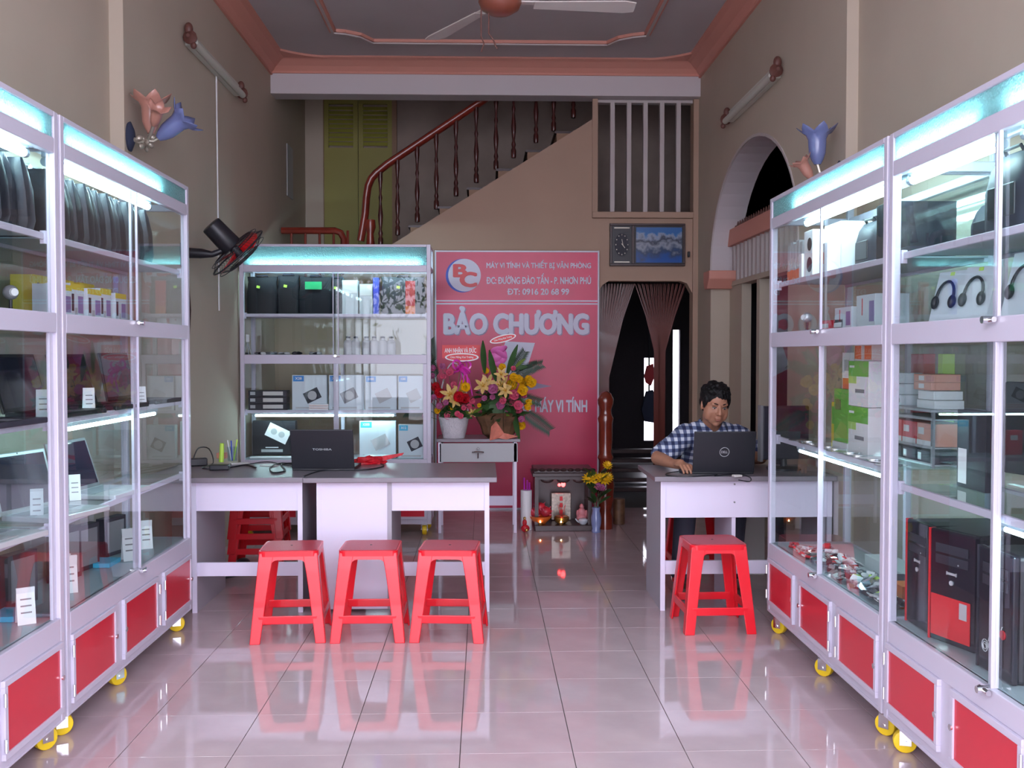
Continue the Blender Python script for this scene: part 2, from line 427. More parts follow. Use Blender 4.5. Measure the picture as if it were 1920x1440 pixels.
# partition, transom lattice in the arch
XP = 2.12
struct('wall_partition', MB().box(XP, XP+.08, 8.15, 8.56, 0, 2.0).box(XP, XP+.08, 7.62, 7.70, 0, 2.0).box(XP, XP+.08, 5.5, 6.9, 0, 2.0).box(XP-.01, XP+.09, 5.5, 8.56, 2.0, 2.04), 'wall')
lat = thing('transom_lattice', 'pinkish arch transom with spiked rail over white slats', 'transom', (XP, 5.6, 2.04))
MB().box(-.03, .07, 0, 2.95, .30, .44).build('rail', 'cornice', lat, bevel=.004)
sp = MB()
for i in range(42): y = .03+i*.07; sp.cyl((.02, y, .44), (.02, y, .50), .018, .003, 6)
sp.build('spike_row', 'bracket_brown', lat)['kind'] = 'stuff'
sm = MB().box(0, .035, 0, .045, 0, .30).mesh('slat', 'slat_white')
for i in range(24): link('slat', sm, lat, loc=(0, .06+i*.12, 0))
# the dark side room behind the arch
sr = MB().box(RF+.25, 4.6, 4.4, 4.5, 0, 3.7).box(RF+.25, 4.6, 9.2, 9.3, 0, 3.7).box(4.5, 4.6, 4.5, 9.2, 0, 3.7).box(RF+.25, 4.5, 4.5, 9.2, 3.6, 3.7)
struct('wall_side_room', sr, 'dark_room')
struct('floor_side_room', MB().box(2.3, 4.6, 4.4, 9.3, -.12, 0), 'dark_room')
# back wall
wb = MB()
wb.prism([(LF, 0), (1.035, 0), (1.035, 3.74), (.997, 3.74), (.997, 3.566), (-.813, 2.433), (LF, 1.75)], YB, YB+.12)
wb.prism([(1.035, 2.09), (1.035, 1.93), (1.05, 2.0), (1.085, 2.055), (1.14, 2.09), (1.80, 2.09), (1.86, 2.07), (1.909, 1.98), (1.909, 2.68), (1.035, 2.68)], YB, YB+.12)
wb.box(1.909, RF, YB, YB+.12, 0, 3.74).box(.985, 1.035, YB-.02, YB, 2.7, 3.74).box(1.909, RF, YB-.03, YB, 0, 3.74)
struct('wall_back', wb, 'wall_stair')
struct('trim_4', MB().box(.985, RF-.046, YB-.05, YB+.1, 2.66, 2.715), 'wall_stair', bevel=.005)
win = MB().box(1.035, 1.909, YB+.02, YB+.1, 3.715, 3.74)
wo = struct('window_1', win, 'slat_white')
sm = MB().box(-.02, .02, YB+.02, YB+.075, 2.715, 3.715).mesh('slat', 'slat_white')
for px in (1149, 1180, 1211, 1242, 1273): link('slat', sm, wo, loc=(at(px, 300, Y=YB)[0], 0, 0))
struct('beam', MB().box(LF, RF, YB-.10, YB+.11, 3.745, 3.93), 'white_wall', bevel=.004)['kind'] = 'structure'
struct('ceiling', MB().box(LN-.2, RN+.25, Y0, YB+.3, H, H+.15), 'ceiling')
# cornices
def cove(d, h): return [(0, 0), (d, 0), (d, -.015), (d*.75, -.03), (d*.35, -h*.55), (.02, -h*.85), (.02, -h), (0, -h)]
c1 = MB(); pr = cove(.16, .13)
c1.prism([(LF+p[0], H+p[1]) for p in pr], YSTEP, YB-.1); c1.prism([(LN+p[0], H+p[1]) for p in pr], Y0, YSTEP)
struct('trim_5', c1, 'cornice')
c2 = MB(); c2.prism([(RF-p[0], H+p[1]) for p in pr], YSTEP, YB-.1); c2.prism([(RN-p[0], H+p[1]) for p in pr], Y0, YSTEP)
struct('trim_6', c2, 'cornice')
c3 = MB(); c3.prism([(YB-.1-p[0]*1.0, H+p[1]*.9) for p in pr], LF+.02, RF-.02, 'x')
for sx, xw in ((1, LF), (-1, RF)):
    q = [(xw+sx*.1, YB-.15), (xw+sx*.55, YB-.15)] + [(xw+sx*(.55-.42*(i/8)), YB-.255-.22*(i/8)**2) for i in range(9)] + [(xw+sx*.1, YB-.5)]
    c3.prism(q, H-.02, H-.001, 'z')
struct('trim_7', c3, 'cornice')
# thin moulding rectangle with notched corners
path = [(-1.22, Y0+.5), (-1.22, 8.15), (-1.13, 8.17), (-1.02, 8.24), (-.93, 8.40), (1.04, 8.40), (1.12, 8.26), (1.22, 8.19), (1.33, 8.15), (1.33, Y0+.5)]
mo = MB()
for a, b in zip(path[:-1], path[1:]):
    a = Vector((*a, H-.012)); b = Vector((*b, H-.012)); d = b-a; mo.obox((a+b)/2, (d.length+.02, .055, .024), RZ(atan2(d.y, d.x)))
struct('trim_8', mo, 'cornice')
mo = MB()
for a, b in zip(path[:-1], path[1:]):
    a = Vector((*a, H-.03)); b = Vector((*b, H-.03)); d = b-a; mo.obox((a+b)/2, (d.length+.01, .02, .012), RZ(atan2(d.y, d.x)))
struct('trim_9', mo, 'slat_white')
# stairwell behind
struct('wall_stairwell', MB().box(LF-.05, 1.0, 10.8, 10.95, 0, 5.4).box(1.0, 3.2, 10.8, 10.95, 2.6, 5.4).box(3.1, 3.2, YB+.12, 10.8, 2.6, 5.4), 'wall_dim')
struct('wall_sky_block', MB().box(LF-.1, 3.2, YB+.2, YB+.3, H+.1, 5.4).box(RF+.2, 3.2, YB+.1, YB+.2, 2.6, 5.4), 'wall_dim')  # unseen, added to keep sky light from leaking into the stairwell
struct('ceiling_stairwell', MB().box(LF-.1, 3.2, YB+.25, 10.95, 5.3, 5.4), 'ceiling')
struct('trim_10', MB().box(LF, LF+.19, 10.72, 10.8, 0, 5.3), 'wall')
struct('floor_landing', MB().box(LF, -.95, YB+.2, 10.79, 1.80, 1.92), 'wood_dark')
# hall behind the doorway
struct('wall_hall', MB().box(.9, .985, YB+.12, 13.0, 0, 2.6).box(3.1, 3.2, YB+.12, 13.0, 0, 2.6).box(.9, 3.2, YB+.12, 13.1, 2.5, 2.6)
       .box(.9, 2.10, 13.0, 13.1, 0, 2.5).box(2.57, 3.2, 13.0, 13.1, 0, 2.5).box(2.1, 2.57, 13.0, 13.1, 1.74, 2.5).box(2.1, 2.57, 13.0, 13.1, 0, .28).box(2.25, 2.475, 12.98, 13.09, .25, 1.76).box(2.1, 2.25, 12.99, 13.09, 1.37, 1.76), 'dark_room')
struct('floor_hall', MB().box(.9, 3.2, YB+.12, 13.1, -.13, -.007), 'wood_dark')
struct('ground_yard', MB().box(-3, 8, 13.1, 22, -.2, -.05), 'pavement')
# ------------------------------------------------------------------ stair, balustrade, door above
st = thing('staircase', 'tan and dark wood stair rising right behind the diagonal wall', 'stairs', (-.95, 9.23, 1.92))
for k in range(7):
    x0 = .27*k; z0 = .174*(k+1) + .34
    MB().use('tan').box(x0, x0+.27, 0, .95, z0-.45, z0-.02).use('wood_dark').box(x0-.02, x0+.27, -.005, .95, z0-.02, z0).build('step', None, st)
bal = thing('balustrade', 'red wooden handrail with dark turned balusters along the stair', 'banister', (0, 9.32, 0))
A = at(705, 322, Y=9.32); B = at(897, 194, Y=9.32); sl = (B.z-A.z)/(B.x-A.x)
def railz(x): return A.z+(x-A.x)*sl
C1 = [at(p, q, Y=9.32) for p, q in ((676, 452), (681, 425), (685, 400), (687, 372), (690, 350), (696, 335), (705, 325))]
pts = [(p.x, 0, p.z) for p in C1] + [(x, 0, railz(x)) for x in (-.9, -.4, 0, .5, 1.1)]
MB().tube(pts, .038, 10, .8).build('handrail', 'wood_red', bal, smooth=True)
def bprof(h):
    q = [(.02, 0), (.024, .02), (.024, .10), (.014, .13), (.022, .17), (.012, .22), (.020, .32), (.024, .40), (.018, .48), (.011, .58), (.019, .63), (.011, .68), (.016, .80), (.022, .86), (.022, 1)]
    return [(r, z*h) for r, z in q]
bm_ = MB().lathe(bprof(.72), 10).mesh('baluster', 'wood_bal', smooth=True)
for px in (713, 745, 782, 818, 855, 893, 930, 963, 1005, 1038, 1075):
    x = at(px, 300, Y=9.32)[0]; link('baluster', bm_, bal, loc=(x, 0, railz(x)-.72))
MB().lathe([(.05, 0), (.06, .05), (.05, .1), (.035, .16), (.055, .3), (.045, .5), (.03, .62), (.05, .68), (.045, .75)], 14, (at(690, 440, Y=9.32).x+.02, .02, 1.92)).build('newel', 'wood_red', bal, smooth=True)
gr = thing('guard_rail', 'low dark red tubular rail behind the white back cabinet', 'railing', (0, 9.3, 1.92))
g0 = at(488, 432, Y=9.3); g1 = at(645, 434, Y=9.3); zt = g0.z-1.92
MB().tube([(LF+.03, 0, zt), (g1.x-.08, 0, zt), (g1.x-.03, 0, zt-.02), (g1.x, 0, zt-.08), (g1.x, 0, 0)], .032, 8).build('top_rail', 'wood_red', gr, smooth=True)
for i in range(5): x = LF+.12+i*.13; MB().cyl((x, 0, 0), (x, 0, zt), .012, n=8).build('bar', 'wood_red', gr)
dr = thing('louvred_door', 'old yellow green double door with louvred top panels up the stair', 'door', (0, 10.78, 1.92))
d0 = at(607, 200, Y=10.74).x; d1 = at(735, 200, Y=10.74).x; dz0 = at(700, 270, Y=10.74).z-1.92; dz1 = at(700, 195, Y=10.74).z-1.92
MB().box(d0-.05, d0, -.05, 0, 0, dz1+.15).box(d1, d1+.05, -.05, 0, 0, dz1+.15).box(d0-.05, d1+.05, -.05, 0, dz1+.08, dz1+.2).build('frame', 'tan', dr)
dmid = (d0+d1)/2
for a, b in ((d0, dmid-.003), (dmid+.003, d1)):
    lf = MB().box(a, b, -.035, 0, 0, dz0-.04).box(a, a+.05, -.035, 0, dz0-.04, dz1+.08).box(b-.05, b, -.035, 0, dz0-.04, dz1+.08).box(a+.05, b-.05, -.035, 0, dz1, dz1+.08).build('leaf_panel', 'door_green', dr)
    for i in range(9):
        z = dz0-.02+(dz1-dz0)*(i+.5)/9
        MB().obox(((a+b)/2, -.02, z), (b-a-.1, .006, .05), RX(radians(-40))).build('slat', 'louver', lf)
# paper hanging on far left wall
tag(MB().box(LF+.002, LF+.01, 9.7, 9.98, 2.95, 3.45).build('wall_poster', 'light_grey'), 'pale paper sheet pinned high on the far left wall', 'poster')
# bead curtain, steps and things in the doorway
bc = MB()
def strand(p, z0):
    bc.tube(p, .006, 4)
for i in range(26):
    t = i/25; xt = 1.05+t*.36; xm = 1.04+t*.13; strand([(xt, 9.32+.02*sin(i*3), 2.08), (xt*.5+xm*.5+.01, 9.32, 1.75), (xm, 9.32, 1.2), (xm+.005*sin(i), 9.32, .25)], 0)
for i in range(26):
    t = i/25; xt = 1.42+t*.48; xm = 1.60+t*.10; strand([(xt, 9.32+.02*cos(i*3), 2.08), (xt*.45+xm*.55, 9.32, 1.78), (xm, 9.32, 1.45), (xm+.004*sin(i), 9.32, .12)], 0)
tag(bc.build('bead_curtain', 'bead'), 'dark red bead curtain parted to both sides in the back doorway', 'curtain', kind='stuff')
hang = thing('hanging_clothes', 'dark bag and red cloth hanging before the bright slit beyond the doorway', 'clothes', (0, 12.0, 0))
def hp(px, py): q = at(px, py, Y=12.0); return q
q = hp(1217, 705); MB().prism([(q.x-.03, q.z+.12), (q.x+.05, q.z+.15), (q.x+.06, q.z-.02), (q.x+.02, q.z-.12), (q.x-.04, q.z-.08), (q.x-.06, q.z+.0)], -.02, .02).build('cloth', 'red', hang, smooth=True)
q = hp(1216, 765); MB().prism([(q.x-.03, q.z+.2), (q.x+.05, q.z+.22), (q.x+.09, q.z+.02), (q.x+.08, q.z-.18), (q.x-.05, q.z-.16), (q.x-.09, q.z-.02)], -.04, .04).build('bag', 'cloth_blue', hang, smooth=True)
MB().cyl((hp(1217, 700).x, 0, 2.5), (hp(1217, 700).x, 0, hp(1217, 740).z), .01).build('cord', 'black', hang)
sw = thing('wooden_steps', 'low dark wooden steps on the floor beyond the back doorway', 'steps', (1.14, 9.75, 0))
for i in range(5): MB().box(0, .62, .1*i, .1*i+.14, .06+.085*i, .10+.085*i).build('tread', 'wood_dark', sw, bevel=.006)
MB().box(-.03, 0, 0, .56, 0, .46).box(.62, .65, 0, .56, 0, .46).build('side_board', 'wood_dark', sw)
npst = thing('newel_post', 'tall turned reddish wood post beside the red banner', 'post', (.985, 8.04, 0))
MB().lathe([(.06, 0), (.06, .10), (.05, .14), (.066, .24), (.075, .36), (.055, .48), (.045, .54), (.065, .58), (.05, .62), (.057, .72), (.056, .86), (.065, .90), (.05, .93), (.046, .97), (.064, 1.02), (.066, 1.05), (.045, 1.10), (.01, 1.12)], 20).build('turned_shaft', 'wood_post', npst, smooth=True)
# ------------------------------------------------------------------ display cabinets
def caster(parent, x, y, rz, name='caster'):
    c = thing(name, None, None, (x, y, 0), rz); c.parent = parent
    MB().cyl((-.017, 0, .0405), (.017, 0, .0405), .0405, n=22).build('wheel', 'yellow', c, bevel=.006, smooth=True)
    MB().box(-.024, -.020, -.02, .02, .03, .085).box(.020, .024, -.02, .02, .03, .085).box(-.024, .024, -.02, .02, .08, .086).cyl((-.027, 0, .0405), (.027, 0, .0405), .007, n=8).build('fork', 'chrome', c)
    return c
def cabinet(name, label, loc, rz, L, D, z, group, casters, tubes_low=False, shelves_low=(), back='glass'):
    """z: dict of heights; local x along the front, y to the back, front faces -y"""
    c = thing(name, label, 'cabinet', loc, rz, group=group)
    P = .032; zt, fb, hb, ub, mb_, lb, bt, db, zb = [z[k] for k in ('top', 'fb', 'hb', 'ub', 'mb', 'lb', 'bt', 'db', 'zb')]
    f = MB()
    for x in (0, L-P):
        for y in (0, D-P): f.box(x, x+P, y, y+P, zb, zt)
    for za, zc in ((zt-.02, zt), (hb, fb), (mb_, ub), (bt, lb), (zb, db-.03)):
        f.box(P, L-P, 0, P*.9, za, zc)
    for za, zc in ((zt-.02, zt), (hb+.02, fb), (mb_+.02, ub), (bt+.02, lb), (zb, zb+.03)):
        f.box(P, L-P, D-P*.9, D, za, zc)
        for x in (0, L-P): f.box(x+.003, x+P-.003, P, D-P, za, zc)
    f.box(L/2-.014, L/2+.014, D-P*.9, D-.004, lb, ub)      # rear mullion
    f.build('frame', 'alu', c, bevel=.003)
    for x in (.012, L-.018):
        MB().box(x, x+.005, P, D-P, lb, mb_).build('side_glass', 'glass', c); MB().box(x, x+.005, P, D-P, ub, zt-.02).build('side_glass', 'glass', c)
    MB().box(P, L-P, D-.014, D-.010, lb, mb_).build('rear_glass', 'glass', c); MB().box(P, L-P, D-.014, D-.010, ub, fb).build('rear_glass', 'glass', c)
    MB().box(P, L-P, .008, .014, fb, zt-.02).build('header_glass', 'frosted', c)
    MB().box(P, L-P, P, D-P, zt-.012, zt-.006).build('top_board', 'alu_in', c)
    MB().box(P*.5, L-P*.5, .012, D-.01, bt-.01, bt+.01).box(.008, .014, P, D-P, db-.02, bt).box(L-.014, L-.008, P, D-P, db-.02, bt).box(P, L-P, D-.02, D-.012, db, bt).box(P, L-P, P, D-P, zb+.005, zb+.015).build('base_box', 'alu', c)
    MB().box(.02, L-.02, .02, D-.02, ub-.012, ub-.004).build('middle_shelf', 'alu_in', c)
    # deck of bottom display level
    MB().box(.02, L-.02, .02, D-.02, lb-.008, lb).build('deck', 'alu_in', c)
    def shelf(zz, m='shelf_glass', th=.02):
        s = MB().box(P, L-P, .05, D-.03, zz-.006, zz).build('shelf', m, c)
        MB().box(P, L-P, .036, .05, zz-th, zz+.004).box(P, L-P, D-.045, D-.03, zz-th, zz-.006).build('shelf_rail', 'alu', s, bevel=.002)
        MB().box(P-.004, P+.012, .03, .05, zz-.035, zz+.012).box(L-P-.012, L-P+.004, .03, .05, zz-.035, zz+.012).build('bracket', 'alu', s)
    shelf(z['su'], 'alu_in')
    for zz in shelves_low: shelf(zz)
    # sliding glass doors
    for i, (xa, xb, y) in enumerate(((P, L/2+.02, .006), (L/2-.02, L-P, .018))):
        g = MB().box(xa, xb, y, y+.004, ub, hb).build('glass_door', 'glass', c)
        xe = xb if i == 0 else xa
        MB().box(xe-.004, xe+.004, y-.003, y+.007, ub, hb).build('edge_strip', 'alu', g)
        g = MB().box(xa, xb, y, y+.004, lb, mb_).build('glass_door', 'glass', c)
        sgn = -1 if i == 0 else 1
        MB().box(xe, xe+sgn*(.038 if i else .006), y-.004, y+.008, lb, mb_).build('stile', 'alu', g, bevel=.001)
        if i: MB().box(xb-.03, xb, y-.004, y+.008, lb, mb_).build('stile', 'alu', g, bevel=.001)
    for zz in (ub-.01, lb-.008):
        MB().cyl((L/2-.02, -.012, zz), (L/2+.035, -.012, zz), .008, n=10).cyl((L/2, -.03, zz), (L/2, .02, zz), .011, n=10).build('lock', 'chrome', c, smooth=True)
    # cupboard doors
    nd = 3; gap = .085; wd = (L-2*P-gap*(nd-1))/nd
    for i in range(nd):
        xa = P+i*(wd+gap); xb = xa+wd
        d = MB().box(xa+.022, xb-.022, -.004, .006, db+.022, bt-.022).build('cupboard_door', 'red_panel', c)
        MB().box(xa, xb, -.010, .008, db, db+.022).box(xa, xb, -.010, .008, bt-.022, bt).box(xa, xa+.022, -.010, .008, db+.022, bt-.022).box(xb-.022, xb, -.010, .008, db+.022, bt-.022).build('door_frame', 'alu', d, bevel=.002)
        xl = xb-.012 if i != 1 else xa+.012; xh = xa-.002 if i != 1 else xb+.002
        MB().cyl((xl, -.015, (db+bt)/2), (xl, -.008, (db+bt)/2), .010, n=12).build('keyhole', 'chrome', d, smooth=True)
        h = MB()
        for zz in (db+.05, bt-.06): h.cyl((xh, -.012, zz-.022), (xh, -.012, zz+.022), .005, n=8)
        h.build('hinge', 'chrome', d)
    MB().box(P, L-P, .004, .02, db-.03, bt).build('door_back', 'alu', c)
    for x, a in casters: caster(c, x, .05, a); caster(c, x+.01, D-.06, a+.4)
    # fluorescent tubes: one behind the frosted header, one under it
    def tube(x0, x1, y, zz, r=.013):
        t = MB().cyl((x0, y, zz), (x1, y, zz), r, n=12).build('tube_light', 'tube', c, smooth=True)
        MB().box(x0-.02, x1+.02, y-.012, y+.012, zz+r+.002, zz+r+.022).cyl((x0-.02, y, zz), (x0, y, zz), r*1.1, n=10).cyl((x1, y, zz), (x1+.02, y, zz), r*1.1, n=10).build('tube_holder', 'alu_in', t)
    for (a, b) in z['tubes']:
        tube(a, b, .055, fb+.012)
        if z.get('under', True): tube(a, b, .075, hb-.012, .015)
    for (a, b, zz) in z.get('low_tubes', ()): tube(a, b, .07, zz, .008)
    return c
ZL = dict(top=2.285, fb=2.19, hb=2.135, ub=1.568, mb=1.497, lb=.467, bt=.382, db=.125, zb=.087, su=1.848)
LX = -1.53; LD = .35
zl = dict(ZL, tubes=[(.06, 1.15)], low_tubes=[(.1, 1.2, 1.132)])
cabinet('display_cabinet', 'far left aluminium glass display cabinet on yellow casters, ending beside the desks', (LX, 3.66, 0), pi/2, 1.56, LD, zl, 'rolling display cabinets',
        [(.06, .5), (.62, 1.0), (1.45, .3)], shelves_low=(1.18, .80))
zl = dict(ZL, tubes=[(.45, 1.45)], low_tubes=[])
cabinet('display_cabinet', 'nearest left aluminium glass display cabinet, cut by the left picture edge', (LX, 2.08, 0), pi/2, 1.56, LD, zl, 'rolling display cabinets',
        [(.5, 0), (1.5, .9)], shelves_low=(1.18, .80))
ZR = dict(top=2.205, fb=2.105, hb=2.05, ub=1.528, mb=1.455, lb=.46, bt=.385, db=.15, zb=.105, su=1.777)
RX_ = 1.45; RD = .42
zr = dict(ZR, tubes=[(.36, 1.42)], low_tubes=[(.3, 1.4, .955)])
cabinet('display_cabinet', 'far right aluminium glass display cabinet full of boxes, beside the seated man', (RX_, 5.03, 0), -pi/2, 1.47, RD, zr, 'rolling display cabinets',
        [(.05, -.9), (.72, -.8), (1.40, -.9)], shelves_low=(1.0,))
zr = dict(ZR, tubes=[(.03, .62), (.78, 1.42)], low_tubes=[(.7, 1.4, .91)])
cabinet('display_cabinet', 'nearest right aluminium glass display cabinet with black computer towers inside', (RX_, 3.54, 0), -pi/2, 1.47, RD, zr, 'rolling display cabinets',
        [(.07, -.3), (.9, 0)], shelves_low=(.955,))
ZB = dict(top=2.27, fb=2.11, hb=2.055, ub=1.416, mb=1.345, lb=.60, bt=.53, db=.13, zb=.09, su=1.73)
zb_ = dict(ZB, under=False, tubes=[(.08, 1.4)], low_tubes=[(.1, 1.18, .94)])
cabinet('display_cabinet', 'wide front-facing glass display cabinet behind the left desks under the wall fan', (-1.89, 7.75, 0), 0, 1.475, .40, zb_, 'rolling display cabinets',
        [(.06, 0), (1.42, 0)], shelves_low=(.98,))

# ------------------------------------------------------------------ desks
def desk(label, x0, x1, y0, y1, ped=None, apron=.16, leg2=None, topx=None, group=None):
    ztop = .75; d = thing('desk', label, 'desk', (x0, y0, 0), group=group); L = x1-x0; W = y1-y0
    ta, tb = topx or (x0-.0, x1+.0)
    MB().box(ta-x0, tb-x0, -.05, W, ztop-.028, ztop).build('worktop', 'desk_top', d, bevel=.004)
    t = .022
    for xa in (0, L-t):
        p = MB().box(xa, xa+t, .01, W-.05, 0, ztop-.03).build('side_panel', 'desk_grey', d)
        MB().box(xa-.002, xa+t+.002, 0, .01, 0, ztop-.03).build('edge_band', 'desk_white', p)
    a = t if not ped else ped[1]
    MB().box(a, L-t, .012, .028, ztop-.03-apron, ztop-.032).build('modesty_panel', 'desk_white', d, bevel=.001)
    MB().box(a, L-t, .012, .028, .20, .275).build('stretcher', 'desk_white', d, bevel=.001)
    if ped:
        MB().box(ped[0]+t, ped[1], .004, .022, .02, ztop-.032).build('pedestal_panel', 'desk_white', d, bevel=.001)
        MB().box(ped[1]-.002, ped[1]+t, .0, W-.08, .02, ztop-.032).build('pedestal_side', 'desk_grey', d)
    if leg2:
        MB().box(leg2, leg2+t, .03, W-.1, .0, ztop-.032).build('divider', 'desk_white', d)
        for zz in (.235, .60, .70): MB().cyl((leg2+.01, .006, zz), (leg2+.01, .013, zz), .005, n=8).build('screw', 'grey', d)
    return d
desk('left grey-topped white desk touching the left display cabinet', -1.60, -1.0, 5.46, 6.12, topx=(-1.86, -.985), group='office desks')
desk('middle grey-topped white desk with a wide pedestal and black laptop', -.915, .025, 5.44, 6.12, ped=(0, .385), topx=(-.983, .068), group='office desks')
desk('right grey-topped white desk where the man sits', .975, 1.925, 5.44, 5.98, apron=.205, leg2=.40, topx=(.93, 1.94), group='office desks')
# side table with a drawer below the flowers
tt = thing('side_table', 'narrow white table with a drawer carrying the flower baskets', 'table', (-.375, 7.86, 0))
MB().box(0, .66, -.02, .42, .725, .75).build('tabletop', 'desk_top', tt, bevel=.003)
MB().box(.02, .64, 0, .02, .565, .715).build('drawer', 'light_grey', tt, bevel=.002).name
dr_ = tt.children[-1]
MB().tube([(.28, -.03, .645), (.31, -.045, .65), (.34, -.045, .65), (.37, -.03, .645)], .006, 6).cyl((.325, -.04, .65), (.325, 0, .65), .007, n=8).ell((.325, -.035, .675), .009).cyl((.325, -.04, .64), (.325, -.04, .60), .005, n=6).build('key_handle', 'chrome', dr_, smooth=True)
for x in (.01, .61):
    for y in (.0, .38): MB().box(x, x+.022, y, y+.022, 0, .725).build('leg', 'desk_white', tt)
MB().box(.03, .61, .385, .395, .16, .24).build('stretcher', 'desk_white', tt)
MB().box(.025, .035, .02, .4, .565, .72).box(.615, .625, .02, .4, .565, .72).build('drawer_box', 'light_grey', tt)

# ------------------------------------------------------------------ stools
def stool_proto(loc, label, group, rz=0):
    s = thing('stool', label, 'stool', loc, rz, group)
    a = .138; b = .182; h = .452
    # seat with rounded corners
    def rr(a, r=.03, n=5):
        q = []
        for cx, cy, t0 in ((a-r, a-r, 0), (-a+r, a-r, pi/2), (-a+r, -a+r, pi), (a-r, -a+r, 3*pi/2)):
            q += [(cx+r*cos(t0+pi/2*i/n), cy+r*sin(t0+pi/2*i/n)) for i in range(n+1)]
        return q
    MB().prism(rr(a), h-.012, h, 'z').build('seat', 'stool_seat', s, bevel=.004)
    MB().cyl((0, 0, h+.0002), (0, 0, h+.0015), .006, n=10).build('centre_hole', 'black', s)
    lip = MB(); q = rr(a+.004)
    for i in range(len(q)):
        p0 = q[i]; p1 = q[(i+1) % len(q)]; lip.obox(((p0[0]+p1[0])/2, (p0[1]+p1[1])/2, h-.016), (sqrt((p1[0]-p0[0])**2+(p1[1]-p0[1])**2)+.003, .008, .026), RZ(atan2(p1[1]-p0[1], p1[0]-p0[0])))
    lip.build('rim', 'stool_red', s)
    def wid(z): return a + .002 + (b-a)*(1-z/h)
    # each leg is an L-shaped flared shell
    for sx in (-1, 1):
        for sy in (-1, 1):
            m = MB(); zs = [0, .12, .24, .34, h-.012]; lw = [.050, .054, .058, .063, .072]; prev = None
            vs = []; 
            for z, l in zip(zs, lw):
                w_ = wid(z); t = .009
                ring = [(w_, w_), (w_-l, w_), (w_-l, w_-t), (w_-t, w_-t), (w_-t, w_-l), (w_, w_-l)]
                vs.append([(sx*x, sy*y, z) for x, y in ring])
            flat = [p for r in vs for p in r]; fs = []
            for i in range(len(zs)-1):
                for j in range(6): fs.append((i*6+j, i*6+(j+1) % 6, (i+1)*6+(j+1) % 6, (i+1)*6+j))
            fs += [tuple(range(5, -1, -1)), tuple(range((len(zs)-1)*6, len(zs)*6))]
            m._add(flat, fs); m.build('leg', 'stool_red', s, bevel=.003)
    for i in range(4):
        R = RZ(i*pi/2)
        m = MB(); m.X = R.to_4x4()
        w0 = wid(.12)
        # apron with arched underside
        zt = h-.014; za = h-.046
        def hx(z): return wid(z)-.060
        prof = [(-hx(zt), zt), (hx(zt), zt), (hx(za-.055), za-.055)] + [(hx(za)-.030+.030*cos(t), za-.030+.030*sin(t)) for t in (0, .4, .8, 1.2, pi/2)]
        prof += [(-x, z) for x, z in prof[:1:-1]]
        n_ = len(prof); vs = [(x, -wid(z)+.0012, z) for x, z in prof] + [(x, -wid(z)+.009, z) for x, z in prof]
        m._add(vs, [tuple(range(n_)), tuple(range(2*n_-1, n_-1, -1))] + [(k, n_+k, n_+(k+1) % n_, (k+1) % n_) for k in range(n_)])
        m.build('apron', 'stool_red', s)
        m = MB(); m.X = R.to_4x4(); m.box(-w0+.03, w0-.03, -w0, -w0+.012, .095, .135); m.build('stretcher', 'stool_red', s, bevel=.003)
    return s
G = 'red plastic stools in front of the desks'
s0 = stool_proto((-.975, 5.04, 0), 'leftmost of the three red plastic stools in front of the left desks', G, .06)
dup(s0, (-.575, 5.04, 0), 0, 'middle one of the three red plastic stools in front of the left desks')
dup(s0, (-.175, 5.03, 0), -.07, 'rightmost of the three red plastic stools in front of the left desks')
dup(s0, (1.19, 5.14, 0), .03, 'single red plastic stool before the right desk')
dup(s0, (-.97, 6.55, 0), .3, 'red plastic stool standing behind the left desk, next to the stool stack', 'red plastic stools behind the desks')
for i in range(3):
    dup(s0, (-1.52, 6.75, .10*i), .05, ('lowest', 'middle', 'topmost')[i]+' stool of the nested red stack behind the left desk', 'red plastic stools behind the desks')
dup(s0, (1.36, 6.32, 0), 0, 'red plastic stool under the seated man', 'red plastic stools behind the desks')

# ------------------------------------------------------------------ banner
bx0, bx1, by = -.434, 1.032, YB-.05
bn = thing('shop_banner', 'tall red shop banner with white lettering standing against the back wall', 'banner', (0, by, 0))
MB().box(bx0, bx1, 0, .012, .015, 2.345).build('panel', 'banner_red', bn)
MB().box(bx0-.014, bx0, -.006, .016, .0, 2.36).box(bx1, bx1+.014, -.006, .016, 0, 2.36).box(bx0, bx1, -.006, .016, 2.345, 2.358).box(bx0, bx1, -.006, .016, 0, .015).build('frame', 'alu', bn)
def bpx(x, y): p = at(x, y, Y=by); return p.x, p.z
def btext(s, x0, y0, x1, y1, m='banner_white', bold=.02, ext=.008, name='lettering', off=0):
    a, zt = bpx(x0, y0); b, zb2 = bpx(x1, y1)
    return text(name, s, a, b, zb2, zt, m, bn, ext, bold=bold, loc=(0, -off, 0))
btext('MÁY VI TÍNH VÀ THIẾT BỊ VĂN PHÒNG', 912, 487, 1108, 506, bold=.03)
btext('ĐC: ĐƯỜNG ĐÀO TẤN - P. NHƠN PHÚ', 912, 512, 1108, 533, bold=.03)
btext('ĐT: 0916 20 68 99', 951, 541, 1067, 553, bold=.03)
btext('BẢO CHƯƠNG', 833, 575.5, 1106, 629.5, 'banner_grey', .06, .007, 'letter_shadow')
btext('BẢO CHƯƠNG', 831, 574, 1104, 628, 'banner_white', .06, .014)
btext('MÁY VI TÍNH', 1003, 744, 1101, 773, bold=.035); btext('BÁN', 966, 744, 995, 773, bold=.035)
dv = MB()
for y in (564, 569.5): a, z = bpx(818, y); dv.box(bx0, bx1, -.0025, 0, z-.006, z+.006)
dv.build('divider_lines', 'banner_white', bn)
cx, cz = bpx(871, 516); r = .148
MB().cyl((cx-.018, -.0015, cz-.004), (cx-.018, 0, cz-.004), r*1.03, n=40).build('logo_crescent', 'banner_blue', bn)
